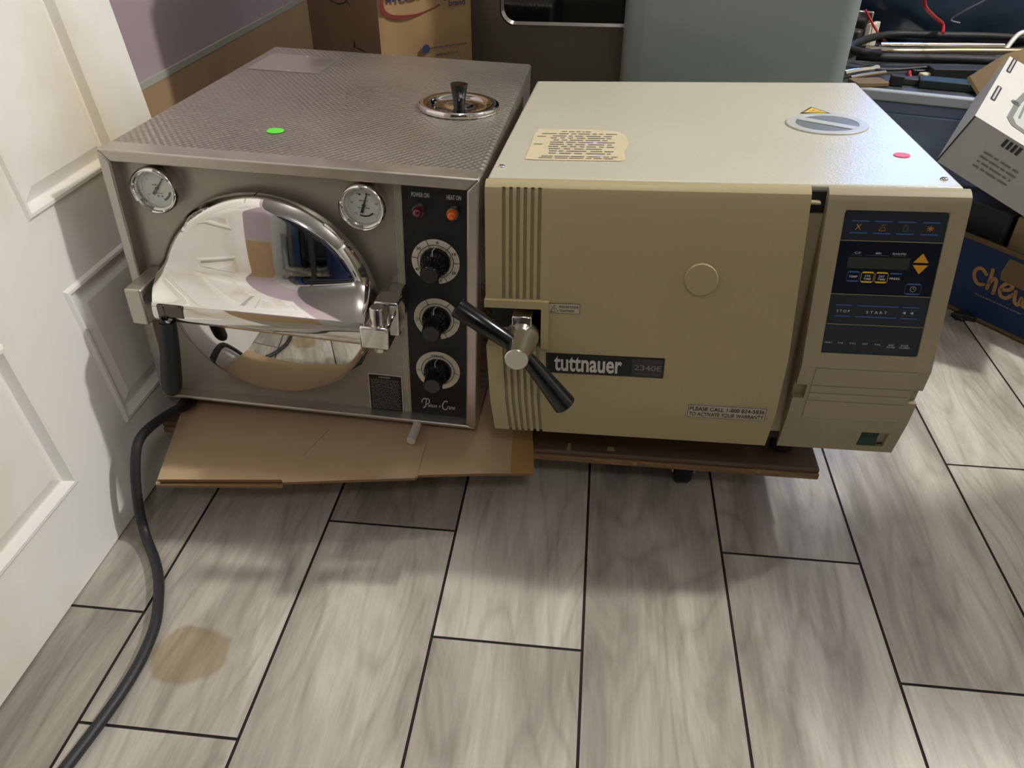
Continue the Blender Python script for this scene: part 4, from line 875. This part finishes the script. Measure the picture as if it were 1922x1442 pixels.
# ------------------------------------------------------------------ blue carton (chewy)
e_ = Vector((.6028,-.7979,0)); n_ = Vector((.7979,.6028,0))
CM = frameM((.76,1.5183,0), e_, n_, (0,0,1))
BC = thing('blue_carton', 'open blue delivery carton with orange script on the floor at right', 'carton', CM)
c = MB(); a0, a1, dp, hh, tk = -.10, .36, .26, .166, .004
for (xa, xb, ya_, yb_) in ((a0,a1,0,tk),(a0,a1,dp-tk,dp),(a0,a0+tk,tk,dp-tk),(a1-tk,a1,tk,dp-tk)): c.box(xa,xb,ya_,yb_,.0005,hh,1)
c.box(a0,a1,0,dp,.0005,.004,1); c.box(a0,a1,-.0008,.0002,.011,hh-.010,0)
c.build('carton_body', [M['blue'], M['carddark']], BC, smooth=0)
lg = MB(); cf = lambda u, v: (u, -.0014, v)
for pts in ([(.0473,.1028),(.0377,.1095),(.0288,.1081),(.024,.0985),(.0288,.0857),(.0389,.0779),(.0495,.0815)], [(.0561,.1164),(.0579,.0965),(.0583,.0769)], [(.0590,.088),(.0636,.1000),(.0703,.0973),(.0729,.0725)],
            [(.0851,.0857),(.0986,.092),(.1028,.1013),(.0918,.1035),(.0829,.0884),(.0868,.0754),(.0989,.0737),(.1079,.0854)], [(.1111,.0943),(.1160,.0753),(.1248,.0713),(.1262,.0869),(.132,.0740),(.1425,.0735),(.147,.093)], [(.155,.093),(.160,.075),(.172,.074),(.178,.093),(.176,.06),(.164,.046)]):
    sp2 = smoothpts(pts, 5); stroke(lg, sp2, .0072, cf, 0)
    for p in (sp2[0], sp2[-1]): arc(lg, (p.x, p.y), 0, .0036, 0, 360, cf, 0, 14)
fineprint(lg, .040, .140, .0545, .0585, 1, cf, 1, .6, 31)
lg.build('carton_print', [M['chewtan'], M['greyink']], BC, smooth=0)
tr = MB(); tr.poly([cf(.078,.150),cf(.20,.150),cf(.20,.098),cf(.076,.104),cf(.072,.118)], 0); tr.build('torn_patch', M['carddark'], BC, smooth=0)
MB().box(a0, a1, -.045, -.001, 0, .0035, M=Matrix.Translation((0,0,hh)) @ Matrix.Rotation(math.radians(28), 4, 'X') @ Matrix.Translation((0,0,0))).build('flap', M['card'], BC, smooth=0) if False else None
# contents
bi = MB().box(.045,.21,.04,.20,.0045,.214); o = bi.build('brown_carton', M['card'], bevel=.002); o.matrix_world = CM; tag(o, 'plain brown carton inside the blue carton holding up the white one', 'carton')
dk = MB(); dk.box(-.085,.038,.03,.19,.0045,.22); o = dk.build('grey_case', M['darkgrey'], bevel=.006); o.matrix_world = CM; tag(o, 'dark grey case standing in the left end of the blue carton', 'case')
dg = MB(); dg.prism([(.06,.008,.12),(.20,.008,.12),(.20,.008,.19),(.15,.008,.185)], (0,.028,0)); o = dg.build('green_tool_case', M['darkgreen'], bevel=.003); o.matrix_world = CM; o.location.z -= .1155; tag(o, 'dark green tool case tucked behind the front wall of the blue carton', 'case')
# debris
lump('crumpled_debris', (.775,1.485,0), (.022,.015,.007), M['darkgrey'], 'small heap of dark crumpled debris on the floor by the blue carton', 'debris', 9, .9, 3, 2.2)
# ------------------------------------------------------------------ behind the camera (seen in the chrome), plus an added shadow caster
WB = thing('steel_workbench', 'dark low workbench behind the camera seen only in the chrome door reflection', 'workbench', loc=(.02,-1.0,0))
MB().box(-.5,1.3,-.2,.2,.80,.84).build('worktop', M['chassis'], WB)
for x in (-.46,1.26):
    for y in (-.16,.16): MB().box(x-.03,x+.03,y-.03,y+.03,0,.80).build('leg', M['chassis'], WB)
for i, x in enumerate((-.10,.45)):
    bn = MB().lathe([(.16,0),(.20,.5),(.21,.5),(.21,.52)], (x,-.98,0), 'z', 32); tag(bn.build('blue_bin', mat('blue_bin_plastic', (14,34,80), .4), smooth=40), ('left' if i == 0 else 'right')+' blue bin under the workbench behind the camera', 'bin')
RK = thing('storage_rack', 'dark storage rack behind the camera seen only in the chrome door reflection', 'rack', loc=(.02,-1.50,0))
for z in (.12,1.25,1.75): MB().box(-.65,1.3,-.25,.02,z,z+.03).build('shelf', M['chassis'], RK)
MB().box(-.65,1.3,-.27,-.25,0,2.2).build('back_panel', M['darkgrey'], RK)
for x in (-.65,1.28): MB().box(x,x+.04,-.25,.02,0,2.2).build('upright', M['chassis'], RK)
struct(MB().box(-.80,-.68,-1.80,-1.62,0,2.1).box(2.0,2.1,-1.80,-1.74,0,2.1).build('door_2', mat('blue_door_frame', (48,78,108), .5), smooth=0))
tc_ = MB().box(-.22,.22,-.07,.07,0,1.3).box(-.22,.22,-.071,-.070,.62,.66,1)  # unseen carton, added to block the bulb and darken the right floor
o = tc_.build('shadow_caster_carton', [M['card'], M['tape']], bevel=.003); o.location = (1.28,1.02,0); tag(o, 'tall narrow brown carton added just outside the right edge of the frame to shadow the floor', 'carton')
# ------------------------------------------------------------------ light
def area(name, loc, target, size, power, col, size_y=None):
    l = bpy.data.lights.new(name, 'AREA'); l.energy = power; l.color = col; l.size = size
    if size_y: l.shape = 'RECTANGLE'; l.size_y = size_y
    o = bpy.data.objects.new(name, l); C.objects.link(o); o.location = loc
    o.rotation_euler = (Vector(target)-Vector(loc)).to_track_quat('-Z', 'Y').to_euler(); return o
def bulb(name, loc, rad, power, col):
    l = bpy.data.lights.new(name, 'POINT'); l.energy = power; l.color = col; l.shadow_soft_size = rad
    o = bpy.data.objects.new(name, l); C.objects.link(o); o.location = loc; return o
bulb('ceiling_bulb', (1.75,1.30,2.4), .06, 175, (1,.965,.91))
bulb('ceiling_bulb_overhead', (-.05,1.25,2.3), .10, 16, (1,.965,.91))
bulb('front_room_bulb', (.3,-1.0,2.2), .12, 21, (1,.965,.91))
w_ = bpy.data.worlds.new('world'); S.world = w_; w_.use_nodes = True; w_.node_tree.nodes['Background'].inputs[0].default_value = (.5,.5,.5,1); w_.node_tree.nodes['Background'].inputs[1].default_value = .05
